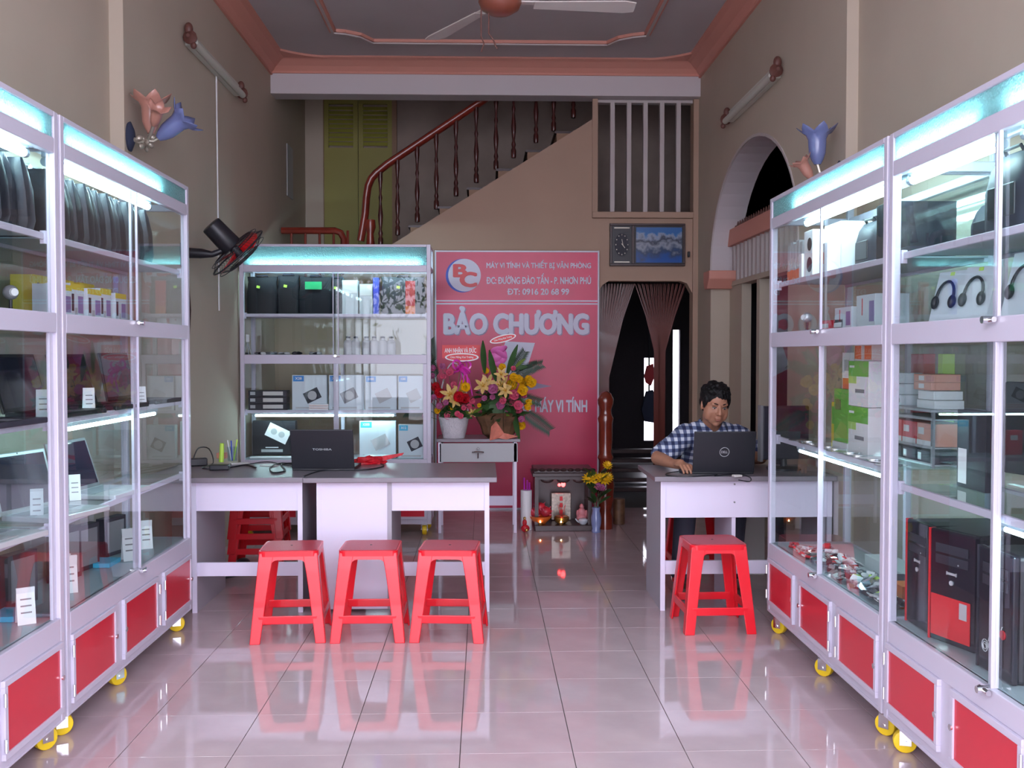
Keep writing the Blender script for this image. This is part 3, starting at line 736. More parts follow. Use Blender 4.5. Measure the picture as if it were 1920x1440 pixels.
MB().cyl((cx, -.003, cz), (cx, 0, cz), r, n=40).build('logo_disc', 'banner_white', bn)
a = text('logo_letter', 'B', cx-.105, cx+.03, cz-.02, cz+.10, 'red', bn, .012, bold=.05)
a = text('logo_letter', 'C', cx-.045, cx+.115, cz-.11, cz+.03, 'red', bn, .018, bold=.05)
def poly(pts, name, m, y0=-.002):
    q = [bpx(*p) for p in pts]; MB().prism(q, y0, 0).build(name, m, bn)
poly([(948, 640), (1003, 643), (985, 700), (965, 708), (930, 690)], 'printed_shape', 'banner_white')
poly([(975, 720), (990, 715), (1034, 724), (985, 733)], 'printed_shape', 'banner_grey')
# ------------------------------------------------------------------ clock picture
ck = thing('clock_picture', 'dark framed clock with a mountain lake picture above the back doorway', 'clock', (1.145, YB-.04, 2.225))
W_ = .69; Hh = .385
MB().box(0, W_, .01, .035, 0, Hh).build('backing', 'black', ck)
MB().box(0, W_, -.005, .035, 0, .02).box(0, W_, -.005, .035, Hh-.02, Hh).box(0, .02, -.005, .035, .02, Hh-.02).box(W_-.02, W_, -.005, .035, .02, Hh-.02).box(.2, .225, -.002, .03, .02, Hh-.02).build('frame', 'wood_dark', ck, bevel=.003)
MB().box(.24, W_-.03, .004, .01, .03, Hh-.035).build('picture', 'picture', ck)
dl = MB().lathe([(.001, 0), (1, 0), (1, .004), (.001, .004)], 28, (.11, .008, Hh/2), RX(pi/2) @ Matrix.Diagonal((.065, .105, 1))).build('dial', 'charcoal', ck)
mk = MB()
for i in range(12): t = i*pi/6; mk.box(.11+.055*sin(t)-.003, .11+.055*sin(t)+.003, .001, .004, Hh/2+.09*cos(t)-.005, Hh/2+.09*cos(t)+.005)
mk.build('hour_marks', 'metal_pale', dl)
MB().obox((.122, .0, Hh/2-.01), (.05, .002, .006), RY(.9)).obox((.115, .0, Hh/2+.02), (.06, .002, .004), RY(1.35)).build('hands', 'metal_pale', dl)
MB().box(.04, .18, .002, .01, Hh-.045, Hh-.035).box(.04, .18, .002, .01, .03, .04).build('gilt_bars', 'metal_pale', ck)
tag(MB().obox((1.865, YB-.05, 2.33), (.02, .03, .05)).build('wall_hook', 'black', bevel=.004), 'small black hook on the post right of the clock picture', 'hook')

# ------------------------------------------------------------------ ceiling fan
fc = Vector((.085, 5.3, 3.22)); cf = thing('ceiling_fan', 'white bladed ceiling fan with a reddish brown bowl hub', 'fan', fc)
MB().lathe([(.02, -.01), (.06, -.005), (.10, .02), (.115, .055), (.112, .065), (.118, .075), (.10, .11), (.05, .16), (.02, .18)], 28).build('motor_bowl', 'fan_brown', cf, smooth=True)
MB().cyl((0, 0, .16), (0, 0, H-fc.z-.05), .012, n=10).lathe([(.02, H-fc.z-.1), (.07, H-fc.z-.005), (.02, H-fc.z-.002)], 16).build('down_rod', 'fan_blade', cf, smooth=True)
for a in (radians(2), radians(122), radians(242)):
    b = MB(); b.X = (Matrix.Rotation(a, 4, 'Z') @ Matrix.Rotation(radians(-9), 4, 'X'))
    b.prism([(.18, -.035), (.66, -.062), (.72, -.045), (.72, .05), (.66, .062), (.18, .04)], .045, .052, 'z'); bl = b.build('blade', 'fan_blade', cf, bevel=.002)
    b = MB(); b.X = Matrix.Rotation(a, 4, 'Z'); b.box(.08, .24, -.02, .02, .052, .06); b.build('blade_arm', 'fan_blade', bl)
for q in ([(-.1, 0, .03), (-.1, .02, -.12), (-.085, 0, -.16), (-.10, .02, -.2)], [(-.06, 0, .02), (-.06, 0, -.11), (-.035, .01, -.14), (-.025, 0, -.17), (-.015, 0, -.19)]):
    MB().tube(q, .004, 6).build('pull_cord', 'bracket_brown', cf)

# ------------------------------------------------------------------ wall fan
wf = thing('wall_fan', 'black wall fan with a red blade above the left desk', 'fan', (LF, 6.35, 2.06))
C = at(446, 474, Y=6.4)-Vector((LF, 6.35, 2.06)); nrm = Vector((.62, .34, -.70)).normalized()
Rf = nrm.to_track_quat('Z', 'Y').to_matrix()
cg = MB(); R_ = .205
for d_, rr_ in ((-.045, .15), (-.035, R_*.9), (0, R_), (.035, R_*.9), (.05, .12)):
    cg.tube([C + Rf @ Vector((rr_*cos(t*2*pi/32), rr_*sin(t*2*pi/32), d_)) for t in range(33)], .0055 if d_ == 0 else .0025, 5)
for i in range(48):
    t = i*2*pi/48; e = Vector((cos(t), sin(t), 0))
    cg.tube([C + Rf @ (e*.05+Vector((0, 0, -.05))), C + Rf @ (e*.15+Vector((0, 0, -.045))), C + Rf @ (e*R_), C + Rf @ (e*.12+Vector((0, 0, .05))), C + Rf @ (e*.04+Vector((0, 0, .055)))], .0012, 3)
cg.build('cage', 'black', wf)
MB().cyl(C+Rf @ Vector((0, 0, .052)), C+Rf @ Vector((0, 0, .06)), .05, n=20).build('badge', 'black', wf)
MB().cyl(C+Rf @ Vector((0, 0, -.05)), C+Rf @ Vector((0, 0, -.24)), .072, .066, 20).cyl(C+Rf @ Vector((0, 0, .03)), C+Rf @ Vector((0, 0, -.05)), .03, .03, 14).build('motor', 'black', wf, bevel=.01, smooth=True)
rot = MB()
for k in range(3):
    t0 = 2*pi*k/3+2.1; g = []
    for i in range(7):
        u_ = i/6; r0 = .03+.14*u_
        for j in range(4):
            v_ = j/3-.5; g.append(C + Rf @ Vector((r0*cos(t0+v_*1.3*(.6+.5*u_)), r0*sin(t0+v_*1.3*(.6+.5*u_)), v_*.05)))
    o = len(rot.v); rot._add(g, [(i*4+j, i*4+j+1, (i+1)*4+j+1, (i+1)*4+j) for i in range(6) for j in range(3)])
me = rot.mesh('rotor', 'fan_red', smooth=True); ro = link('rotor', me, wf); md = ro.modifiers.new('t', 'SOLIDIFY'); md.thickness = .003
MB().box(0, .02, -.05, .05, -.09, .06).build('wall_plate', 'black', wf, bevel=.006)
e_ = C + Rf @ Vector((0, 0, -.10)); MB().tube([(0.01, 0, 0), (.12, 0, -.005), (.19, .0, -.01), (e_.x, e_.y, e_.z-.05), (e_.x, e_.y, e_.z)], [.035, .032, .02, .02, .02], 10).build('arm', 'black', wf, smooth=True)
fcrd = MB()
for i in range(4):
    y = 6.33+i*.025; fcrd.tube([(LF+.012, y, 1.98), (LF+.018+.01*(i % 2), y+.01, 1.7), (LF+.012, y-.01, 1.35), (LF+.02, y+.005, 1.08+.06*i)], .006, 5)
tag(fcrd.build('pull_cord_bundle', 'wood_dark'), 'dark cords hanging down the wall below the wall fan', 'cord')
# wall lamps
def batten(label, x, y0, y1, z, sx):
    b = thing('wall_tube_lamp', label, 'lamp', (x, y0, z), group='unlit tube lamps on the side walls')
    L = y1-y0
    MB().box(0, sx*.04, .05, L-.05, -.045, .045).build('batten', 'tube_off', b, bevel=.006)
    MB().cyl((sx*.065, .03, -.03), (sx*.06, L-.03, -.03), .024, n=12).build('tube', 'tube_off', b, smooth=True)
    for y in (0, L):
        MB().lathe([(.012, -.03), (.04, -.015), (.045, .01), (.02, .03), (.012, .05)], 12, (sx*.05, y, -.01), RX(pi/2)).ell((sx*.04, y, .045), (.028, .025, .04)).ell((sx*.07, y, -.06), (.02, .02, .022)).build('carved_end', 'bracket_brown', b, smooth=True)
    return b
bl_ = batten('unlit tube lamp with brown carved ends on the left wall', LF, 6.4, 7.75, 3.43, 1)
MB().cyl((.012, .75, -.03), (.012, .77, -1.7), .006, n=6).build('conduit', 'white', bl_)
batten('unlit tube lamp with brown carved ends on the right wall', RF, 6.5, 7.85, 3.28, -1)
def tulip(mb, base, d, s):
    R = Vector(d).to_track_quat('Z', 'Y').to_matrix(); b = Vector(base); n = 24; vs = []
    prof = [(.012, 0), (.022, .018), (.031, .045), (.033, .075), (.034, .10), (.044, .125), (.066, .142)]
    for k, (r, z) in enumerate(prof):
        for i in range(n):
            t = 2*pi*i/n; wv = cos(6*t)*.5+.5; q = max(0, k-4)/2
            rr_ = r*(1+.35*q*(wv-.3)); vs.append(b + R @ (Vector((rr_*cos(t), rr_*sin(t), z+.03*q*(wv-.5)))*s))
    mb._add(vs, [(i*n+j, i*n+(j+1) % n, (i+1)*n+(j+1) % n, (i+1)*n+j) for i in range(6) for j in range(n)] + [tuple(range(n-1, -1, -1))])
def sconce(label, loc, sx, shades, rz=0):
    s = thing('wall_sconce', label, 'lamp', loc, rz, group='flower wall lamps')
    MB().lathe([(.001, 0), (.055, 0), (.06, .012), (.03, .03), (.001, .032)], 20, (0, 0, 0), RY(sx*pi/2) @ Matrix.Diagonal((1.35, .8, 1))).build('backplate', 'cloth_blue', s, smooth=True)
    lv = MB(); lv.tube([(0, 0, 0), (sx*.06, 0, -.03), (sx*.10, 0, -.02)], .012, 8)
    for k in range(7): t = k*.9; lv.ell((sx*(.09+.03*cos(t)), .04*sin(t), -.03+.03*cos(2*t)), (.022, .012, .016), RZ(t) @ RY(.5), 8, 5)
    lv.build('leafy_stem', 'metal_pale', s, smooth=True)
    for (bp, d, m, sc) in shades:
        mb = MB(); tulip(mb, bp, d, sc); o = mb.build('shade', m, s, smooth=True, label=('blue' if m == 'glass_blue' else 'pink')+' frosted tulip shade'); md = o.modifiers.new('t', 'SOLIDIFY'); md.thickness = .003
        MB().tube([(sx*.10, 0, -.02), ((sx*.10+bp[0])/2, bp[1]/2, (bp[2]-.02)/2-.01), bp], .009, 6).build('arm', 'metal_pale', s)
sconce('flower sconce with pink and blue shades above the far left display cabinet', (LF, 5.42, 2.585), 1,
       [((.12, .0, .02), (.0, 0, 1), 'glass_pink', 1.35), ((.15, .03, -.0), (.75, 0, .6), 'glass_blue', 1.35), ((.15, -.05, .05), (.4, -.5, .7), 'glass_pink', .8)])
sconce('flower sconce with an upright blue shade above the far right display cabinet', (RF, 5.43, 2.40), -1,
       [((-.13, 0, .06), (-.02, 0, 1), 'glass_blue', 1.35), ((-.17, -.02, -.02), (-.5, 0, .8), 'glass_pink', .8)])
# junction clip at the joint of each cabinet pair
# ------------------------------------------------------------------ goods
ORD = ['first', 'second', 'third', 'fourth', 'fifth', 'sixth', 'seventh', 'eighth', 'ninth', 'tenth', 'eleventh', 'twelfth', 'thirteenth', 'fourteenth']
def laptop(label, loc, rz, w=.34, d=.235, ang=105, body='black', lid='black', scr='screen', group=None, logo=None, name='laptop'):
    """hinge line along local x at y=0; keyboard towards -y; lid opens up"""
    l = thing(name, label, 'laptop', loc, rz, group=group)
    b = MB().box(-w/2, w/2, -d, 0, 0, .02).build('base', body, l, bevel=.004)
    MB().box(-w*.42, w*.42, -d*.52, -d*.1, .02, .0215).build('keyboard', 'key_grey' if body == 'silver' else 'black', b)
    MB().box(-.04, .04, -d*.9, -d*.62, .02, .021).build('touchpad', 'grey' if body != 'silver' else 'light_grey', b)
    R = RX(radians(90-ang)) if False else Matrix.Rotation(-radians(ang-90), 3, 'X')
    m = MB(); m.X = Matrix.Translation((0, .002, .014)) @ R.to_4x4()
    m.box(-w/2, w/2, 0, .009, 0, d); li = m.build('lid', lid, l, bevel=.004)
    m = MB(); m.X = Matrix.Translation((0, .002, .014)) @ R.to_4x4()
    m.box(-w/2+.014, w/2-.014, -.0012, 0, .02, d-.014); m.build('screen', scr, li)
    if body == 'silver':
        m = MB(); m.X = Matrix.Translation((0, .002, .014)) @ R.to_4x4(); m.cyl((0, -.0016, d-.007), (0, 0, d-.007), .003, n=8); m.build('webcam', 'black', li)
    if logo:
        Rm = Matrix.Translation((0, .002+.0, .014)) @ R.to_4x4() @ Matrix.Translation((0, .0095, d*.5)) @ Matrix.Rotation(pi, 4, 'Z')
        e = (Rm @ Matrix.Rotation(pi/2, 4, 'X')).to_euler()
        if logo == 'wide':
            text('lid_lettering', 'TOSHIBA', -.055, .055, -.006, .006, 'light_grey', li, .0006, loc=Rm.to_translation(), rot=e, bold=.01)
        else:
            m = MB(); m.X = Rm; m.tube([(.026*cos(t*pi/12), -.0008, .026*sin(t*pi/12)) for t in range(25)], .0016, 5); m.build('lid_ring', 'light_grey', li)
            text('lid_lettering', 'DELL', -.018, .018, -.007, .007, 'light_grey', li, .0006, loc=Rm.to_translation(), rot=e, bold=.01)
    return l
def card(loc, rz, h=.10, w=.045, group='price cards beside the laptops in the left cabinets', label='small folded white price card standing beside a laptop in a left cabinet'):
    c = thing('price_card', label, 'price card', loc, rz, group=group)
    m = MB(); m.X = Matrix.Rotation(-.22, 4, 'X'); m.box(-w/2, w/2, 0, .0015, 0, h); m.build('front_leaf', 'card_white', c)
    m = MB(); m.X = Matrix.Translation((0, .048, 0)) @ Matrix.Rotation(.22, 4, 'X'); m.box(-w/2, w/2, 0, .0015, 0, h); m.build('back_leaf', 'card_white', c)
    m = MB(); m.X = Matrix.Rotation(-.22, 4, 'X')
    for i in range(3): m.box(-w*.3, w*.3, -.0005, 0, h*(.3+.18*i), h*(.34+.18*i))
    m.build('printed_lines', 'grey', c)
    return c
def bag_mesh(w, d, h, taper=.75):
    m = MB(); n = 6
    vs = []; 
    for k, (z, s, t) in enumerate(((0, .92, 1), (.03, 1, 1), (h*.55, 1, 1), (h*.85, .92, .7), (h, taper, .25))):
        for i in range(16):
            a = 2*pi*i/16; cx = abs(cos(a))**.5*(1 if cos(a) > 0 else -1); cy = abs(sin(a))**.5*(1 if sin(a) > 0 else -1)
            vs.append((cx*w/2*s, cy*d/2*t, z))
    m._add(vs, [(k*16+j, k*16+(j+1) % 16, (k+1)*16+(j+1) % 16, (k+1)*16+j) for k in range(4) for j in range(16)] + [tuple(range(15, -1, -1)), tuple(range(64, 80))])
    return m
# plastic-wrapped bags in a leaning row, left cabinets (width across the shelf = x)
def left_bag(first, x, y, z, lean, label, group):
    if first is None:
        b = thing('laptop_bag', label, 'bag', (x, y, z), 0, group=group, rot=(lean, 0, 0))
        bag_mesh(.27, .10, .25, .85).build('wrapped_body', 'plastic_bag', b, smooth=True)
        MB().tube([(-.05, 0, .23), (-.045, 0, .255), (0, .01, .268), (.045, 0, .255), (.05, 0, .23)], .006, 6).build('handle', 'charcoal', b, smooth=True)
        MB().obox((.03, -.0, .25), (.05, .03, .03), RX(.5)).build('crumpled_film', 'clear', b)
        return b
    c = dup(first, (x, y, z), label=label, group=group); c.rotation_euler = (lean, 0, 0); return c
XL = LX-.19
zU = 1.848+.001
lb0 = None
for i in range(14):
    y = 3.76+i*.080; l_ = 0
    lb = left_bag(lb0, XL+.01*sin(i*2), y, zU+.005, .16+.01*sin(i), 'black film-wrapped laptop bag, %s from the post in the far left cabinet row' % ORD[i], 'laptop bags in the far left cabinet')
    lb0 = lb0 or lb
for i in range(14):
    left_bag(lb0, XL+.01*sin(i*3), 2.32+i*.094, zU+.005, .14+.02*sin(i*2), 'black film-wrapped laptop bag, %s in line before the left cabinet post' % ORD[13-i], 'laptop bags in the nearest left cabinet')
def carton(label, loc, size, rz=0, m='box_white', prints=(), group=None, name='carton', cat='box', face=1):
    """prints: (x0,x1,z0,z1,material) as fractions of the front (-y) face"""
    w, d, h = size; c = thing(name, label, cat, loc, rz, group=group)
    MB().box(-w/2, w/2, 0, d, 0, h).build('box_body', m, c, bevel=.0015)
    for i, (a, b, e, f, k) in enumerate(prints):
        if isinstance(k, tuple):
            text('box_lettering', k[0], -w/2+a*w, -w/2+b*w, e*h, f*h, k[1], c, .0012, bold=.02, loc=(0, -.0008, 0))
        else: MB().box(-w/2+a*w, -w/2+b*w, -.0008-.0002*i, 0, e*h, f*h).build('print', k, c)
    return c
# yellow boxes, far left cabinet, upper compartment (front faces the aisle: rz = pi/2)
zM = 1.568+.002-.006
YBX = [(0, 1, .82, 1, 'box_yellow'), (.08, .24, .2, .7, 'black'), (.55, .92, .15, .65, 'purple_print'), (.30, .48, .1, .3, 'light_grey')]
wh = ['first', 'second', 'third', 'fourth', 'fifth']
k = None
for i, (y, s) in enumerate(((3.90, .12), (4.04, .13), (4.19, .145), (4.34, .12), (4.49, .13))):
    c = carton('yellow and white gadget box, %s from the frame post in the far left cabinet' % wh[i], (LX-.09-.01*(i % 2), y, zM), (s, .10, .125+.012*(i % 2)), pi/2, 'box_white', YBX, 'yellow gadget boxes')
for i, y in enumerate((3.98, 4.20, 4.42)):
    carton('yellow gadget box, %s in the rear row behind the yellow boxes' % wh[i], (LX-.21, y, zM), (.16, .09, .165), pi/2, 'box_yellow', [(.2, .3, .75, .82, 'black')], 'yellow gadget boxes')
# webcams and small goods, nearest left cabinet
def webcam(label, loc, m='red', r=.03, rz=0):
    c = thing('webcam', label, 'webcam', loc, rz, group='webcams')
    MB().lathe([(r*.9, 0), (r, .006), (r*.3, .012), (.006, .02), (.006, .045)], 16).build('stand', 'black', c, smooth=True)
    MB().ell((0, 0, .045+r), r, nu=16, nv=10).build('ball', m, c, smooth=True)
    MB().cyl((0, -r*.75, .045+r), (0, -r*1.15, .045+r), r*.6, r*.5, 14).build('lens', 'white', c, smooth=True)
    return c
webcam('red ball webcam with a white lens in the nearest left cabinet', (LX-.10, 3.27, zM), 'red', .028, .5)
webcam('black ball webcam with a yellow tag in the nearest left cabinet', (LX-.20, 3.40, zM), 'charcoal', .03, .6)
webcam('dark round webcam beside the post in the nearest left cabinet', (LX-.12, 3.52, zM), 'grey', .026, .9)
for i, (y, h) in enumerate(((3.34, .12), (3.47, .14), (3.58, .13))):
    carton(['teal', 'green', 'dark teal'][i]+' blister packed gadget at the back of the nearest left cabinet', (LX-.27, y, zM), (.09, .03, h), pi/2-.3, ['cyan_label', 'green', 'green_label'][i], [(.2, .8, .3, .9, 'charcoal')], 'blister packs', 'blister_pack', 'package')
carton('white card package hanging high in the nearest left cabinet', (LX-.25, 3.15, zM), (.12, .03, .2), pi/2-.3, 'white', [(.2, .8, .2, .6, 'grey')], 'blister packs', 'blister_pack', 'package')
# laptops on the left shelves. rz so that the screen faces the aisle/camera
zS1 = 1.181; zS2 = .801; zS3 = .468
G_ = 'laptops in the left cabinets'
laptop('black open laptop nearest the post on the far left cabinet upper laptop shelf', (LX-.25, 3.93, zS1), radians(86), body='black', ang=106, group=G_)
laptop('second black open laptop from the post, far left cabinet upper laptop shelf', (LX-.25, 4.44, zS1), radians(86), body='black', ang=106, group=G_)
laptop('third black open laptop, at the far end of the upper laptop shelf', (LX-.25, 4.94, zS1), radians(86), body='black', ang=100, group=G_, w=.32)
laptop('dark open laptop on the upper laptop shelf of the nearest left cabinet', (LX-.24, 3.36, zS1), radians(86), body='charcoal', ang=106, group=G_)
laptop('silver framed laptop with a pale bezel nearest the post, lower laptop shelf', (LX-.22, 3.87, zS2), radians(76), body='silver', lid='silver', ang=104, group=G_, w=.32)
laptop('silver based laptop with a dark lid, middle of the lower laptop shelf', (LX-.25, 4.44, zS2), radians(84), body='silver', lid='grey', ang=108, group=G_)
laptop('silver laptop on the lower laptop shelf of the nearest left cabinet', (LX-.22, 3.30, zS2), radians(80), body='silver', lid='silver', ang=105, group=G_)
for i, (x, y, z, r, h) in enumerate(((LX-.12, 4.20, zS1, .5, .10), (LX-.06, 4.66, zS1, .6, .09), (LX-.10, 3.64+.08, zS1, .5, .11), (LX-.20, 4.24, zS2, .5, .11), (LX-.13, 3.72, zS2, .4, .12))):
    card((x, y, z), r, h, label='white folded price card ' + ['between the first two black laptops, upper shelf', 'right of the second black laptop, upper shelf', 'left of the first black laptop, upper shelf', 'between the two silver laptops, lower shelf', 'before the silver framed laptop by the post'][i])
for i, (x, y, r, h) in enumerate(((LX-.10, 3.16, .6, .13), (LX-.16, 3.24, .9, .15), (LX-.08, 3.52, .6, .13), (LX-.12, 3.98, .5, .15), (LX-.17, 4.06, .8, .14), (LX-.10, 4.60, .6, .15), (LX-.12, 4.88, .5, .14))):
    card((x, y, zS3), r, h, .06, 'leaflets on the bottom left shelves', 'folded pale leaflet on the bottom left display level, %s from the front' % ORD[i])
for i, (y, h) in enumerate(((2.95, .18), (3.38, .2), (3.80, .2), (4.22, .22), (4.42, .2), (4.75, .18))):
    carton('dark upright gadget case on the bottom left level, %s from front' % (wh+['sixth'])[i], (LX-.22, y, zS3), (.16, .05, h), pi/2-.25, 'charcoal', [(.1, .9, .1, .9, 'grey')], 'gadget cases', 'gadget_case', 'case')
for i, y in enumerate((3.10, 3.62, 4.52)):
    carton(['blue flat box at the bottom of the nearest left cabinet', 'blue flat box near the post at the bottom of the left cabinets', 'blue flat box by the middle stile at the bottom of the far left cabinet'][i], (LX-.14, y, zS3), (.14, .1, .02), pi/2, 'cyan_label', [], 'flat blue boxes')
# ---- right cabinets (front faces -x: rz = -pi/2)
R90 = -pi/2
zRU = 1.7785; zRM = 1.525; zRB = .461; zRS = 1.001; zNS = .956
for i in range(5):
    carton('tall grey carton with orange foot on the right top shelf, %s from far end' % wh[i], (RX_+.08, 4.97-i*.047, zRU), (.043, .15, .185+.012*(i % 2)), R90, 'light_grey', [(0, 1, 0, .3, 'orange'), (.2, .8, .35, .6, 'offwhite')], 'grey and orange cartons')
sb = carton('tall white speaker box with round black holes in the far right cabinet', (RX_+.07, 4.64, zRU), (.12, .14, .22), R90, 'white', [])
MB().cyl((.02, -.002, .06), (.02, 0, .06), .035, n=20).cyl((.02, -.002, .155), (.02, 0, .155), .03, n=20).build('speaker_hole', 'black', sb)
carton('short white box beside the speaker box on the top shelf', (RX_+.06, 4.725, zRU), (.04, .12, .12), R90, 'white', [], 'white boxes on the right top shelf')
carton('tall bright white box in the middle of the far right cabinet top shelf', (RX_+.11, 4.43, zRU), (.21, .14, .225), R90, 'white', [], 'white boxes on the right top shelf')
carton('smaller white box in front of the tall bright white box', (RX_+.045, 4.36, zRU), (.1, .06, .13), R90, 'white', [(.3, .6, .3, .7, 'pink_orange')], 'white boxes on the right top shelf')
def rbag(label, y, w, h, d=.11, x=RX_+.2):
    b = thing('padded_bag', label, 'bag', (x, y, zRU), R90, group='black bags in the right cabinets')
    bag_mesh(w, d, h, .9).build('body', 'charcoal', b, smooth=True)
    MB().tube([(-.05, 0, h*.9), (-.045, -.02, h*1.06), (.045, -.02, h*1.06), (.05, 0, h*.9)], .006, 6).build('handle', 'black', b, smooth=True)
    MB().box(-w*.3, w*.3, -d*.5-.002, -d*.4, h*.2, h*.6).build('pocket', 'black', b, bevel=.004)
    return b
rbag('black padded bag left of the post on the far right cabinet top shelf', 4.18, .22, .20)
rbag('second black padded bag touching the post on the far right cabinet top shelf', 3.92, .22, .21)
carton('large black case with square corners just right of the post, right top shelf', (RX_+.155, 3.60, zRU), (.24, .14, .20), 0, 'charcoal', [], None, 'black_case', 'case')
rbag('tall black bag at the right picture edge on the top shelf', 2.93, .26, .24, x=RX_+.14)
rbag('low black bag behind the tall one on the nearest right cabinet top shelf', 3.28, .26, .15, x=RX_+.27)
# headphones on white cards
def headset(label, y, x=RX_+.14, lean=.25, s=1.0):
    h = thing('headset_pack', label, 'headphones', (x, y, zRM), R90+.2, group='boxed headsets')
    m = MB(); m.X = Matrix.Rotation(-lean, 4, 'X'); m.box(-.075*s, .075*s, 0, .03, 0, .19*s); m.build('white_pack', 'box_white', h)
    m = MB(); m.X = Matrix.Rotation(-lean, 4, 'X'); m.tube([(.045*s*cos(t*pi/12), -.012, .09*s+.06*s*sin(t*pi/12)) for t in range(13)], .005, 6); m.build('headband', 'black', h, smooth=True)
    for sx in (-1, 1):
        m = MB(); m.X = Matrix.Rotation(-lean, 4, 'X'); m.ell((sx*.045*s, -.014, .075*s), (.013, .013, .024)); m.build('ear_cup', 'black', h, smooth=True)
    m = MB(); m.X = Matrix.Rotation(-lean, 4, 'X'); m.obox((0, -.002, .18*s), (.02, .002, .012)); m.build('price_sticker', 'tag_yellow', h)
headset('boxed headset with yellow sticker, leftmost in the nearest right cabinet', 3.42)
headset('boxed headset, middle one in the nearest right cabinet', 3.22)
headset('boxed headset on white by the right picture edge', 2.92, s=1.1)
for i, (y, w_, h_) in enumerate(((4.32, .20, .10), (4.06, .20, .14))):
    carton(['wide white carton with red mark above the middle rail, far right cabinet', 'white carton beside the post above the middle rail, far right cabinet'][i], (RX_+.12, y, zRM), (w_, .14, h_), R90, 'box_white', [(.3, .34, .4, .9, 'red'), (.7, .95, .2, .8, 'purple_print')], 'white cartons above the middle rail')
for i, y in enumerate((4.55, 4.38)):
    carton(['red and white small box near the lock of the far right cabinet', 'low red box left of the white cartons, far right cabinet'][i], (RX_+.12, y, zRM), (.12, .1, .05), R90, 'red', [(.1, .9, .3, .7, 'white')], 'small red boxes')
webcam('small round silver gadget above the lock in the far right cabinet', (RX_+.08, 4.68, zRM), 'silver', .024, -1.2)
# lower shelf goods, far right
gb = [(.0, 1, .66, 1, 'green'), (.0, .4, .5, .66, 'leaf_bright'), (.35, .8, .30, .38, 'grey'), (.05, .3, .85, .9, 'white')]
def shelf_stack(): pass
carton('green and white router box, upper one of the pair by the far right cabinet post', (RX_+.12, 4.13, zRS+.20), (.22, .12, .19), R90, 'white', gb, 'green and white boxes')
carton('green and white router box, lower one of the pair by the far right cabinet post', (RX_+.12, 4.13, zRS), (.22, .12, .198), R90, 'white', gb, 'green and white boxes')
carton('plain green box left of the green and white router boxes', (RX_+.13, 4.36, zRS+.03), (.17, .12, .235), R90, 'green', [(.1, .5, .6, .8, 'leaf_light')], 'green and white boxes')
carton('white box that the plain green box stands on', (RX_+.125, 4.36, zRS), (.18, .14, .029), R90, 'white', [], None)
carton('orange and white card box on top of the plain green box', (RX_+.14, 4.33, zRS+.266), (.09, .08, .16), R90, 'white', [(.1, .9, .0, .3, 'orange'), (.3, .9, .5, .8, 'light_grey')], 'orange and white boxes')
carton('small orange box on top of the upper router box', (RX_+.14, 4.19, zRS+.391), (.09, .08, .07), R90, 'offwhite', [(.1, .9, .1, .9, 'orange')], 'orange and white boxes')
carton('second small orange box on the upper router box, near the post', (RX_+.14, 4.08, zRS+.391), (.09, .08, .07), R90, 'offwhite', [(.1, .9, .1, .9, 'orange')], 'orange and white boxes')
carton('yellowish narrow box beside the plain green box', (RX_+.15, 4.50, zRS), (.07, .1, .20), R90, 'box_yellow', [(.1, .9, .5, .9, 'green')], None)
cdm = MB().lathe([(.012, 0), (.06, 0), (.06, .0015), (.012, .0015)], 22)
cd0 = thing('disc', 'loose disc under the orange boxes in the far right cabinet scatter', 'disc', (RX_+.1, 4.4, zRS), group='loose discs')
cdm.build('silver_plate', 'chrome', cd0, smooth=True); MB().lathe([(.008, 0), (.018, 0), (.018, .002), (.008, .002)], 14).build('clear_hub', 'clear', cd0)
rnd = random.Random(3)
for i in range(13):
    dup(cd0, label='loose disc in the far right cabinet scatter, %s from the post' % ORD[i], loc=(RX_+.075+.012*(i % 2)+.004*(i % 5), 3.68+.09*i, zRS+.003*(1+i % 3)), rz=rnd.random()*6)
# nearest right: wire rack with red boxes, stacks of white boxes
zNS0 = zNS; zNS = zRS
rk = thing('drawer_rack', 'grey metal rack of red and white boxed drives right of the post', 'rack', (RX_+.19, 3.80, zNS), R90)
for k, zz in enumerate((.012, .075, .18)):
    r = MB(); r.tube([(-.21, .0, zz), (0, -.012, zz), (.21, .0, zz)], .006, 6).tube([(-.21, .19, zz), (.21, .19, zz)], .005, 6)
    r.box(-.21, .21, .0, .19, zz-.004, zz); r.build('tray', 'light_grey', rk)
for x in (-.205, .205): MB().box(x-.007, x+.007, 0, .01, 0, .215).box(x-.007, x+.007, .18, .19, 0, .215).build('upright', 'grey', rk)
MB().box(-.215, .215, -.01, .2, .205, .215).build('top_plate', 'light_grey', rk, bevel=.003)
for i in range(3):
    carton(['red', 'pale red', 'white and red'][i]+' boxed drive on the middle tray of the grey rack', (RX_+.195, 3.93-.13*i, zNS+.076), (.12, .13, .085), R90, 'red' if i < 2 else 'pink_orange', [(.1, .5, .5, .8, 'white'), (.0, 1, 0, .25, 'white')], 'boxed drives')
for i in range(3):
    carton('small black box on the bottom tray of the rack, %s from the post' % wh[i], (RX_+.195, 3.93-.13*i, zNS+.013), (.11, .13, .045), R90, 'charcoal', [(.05, .3, .2, .8, 'white')], 'small boxes in the rack')
for i in range(3):
    carton('%s white box in the stack on the left end of the grey rack' % ['lowest', 'middle', 'topmost'][i], (RX_+.20, 3.95+.01*i, zNS+.216+i*.043), (.12-.015*i, .1, .041), R90, 'box_white', [(.7, .9, .3, .7, 'grey')], 'white boxes on the rack')
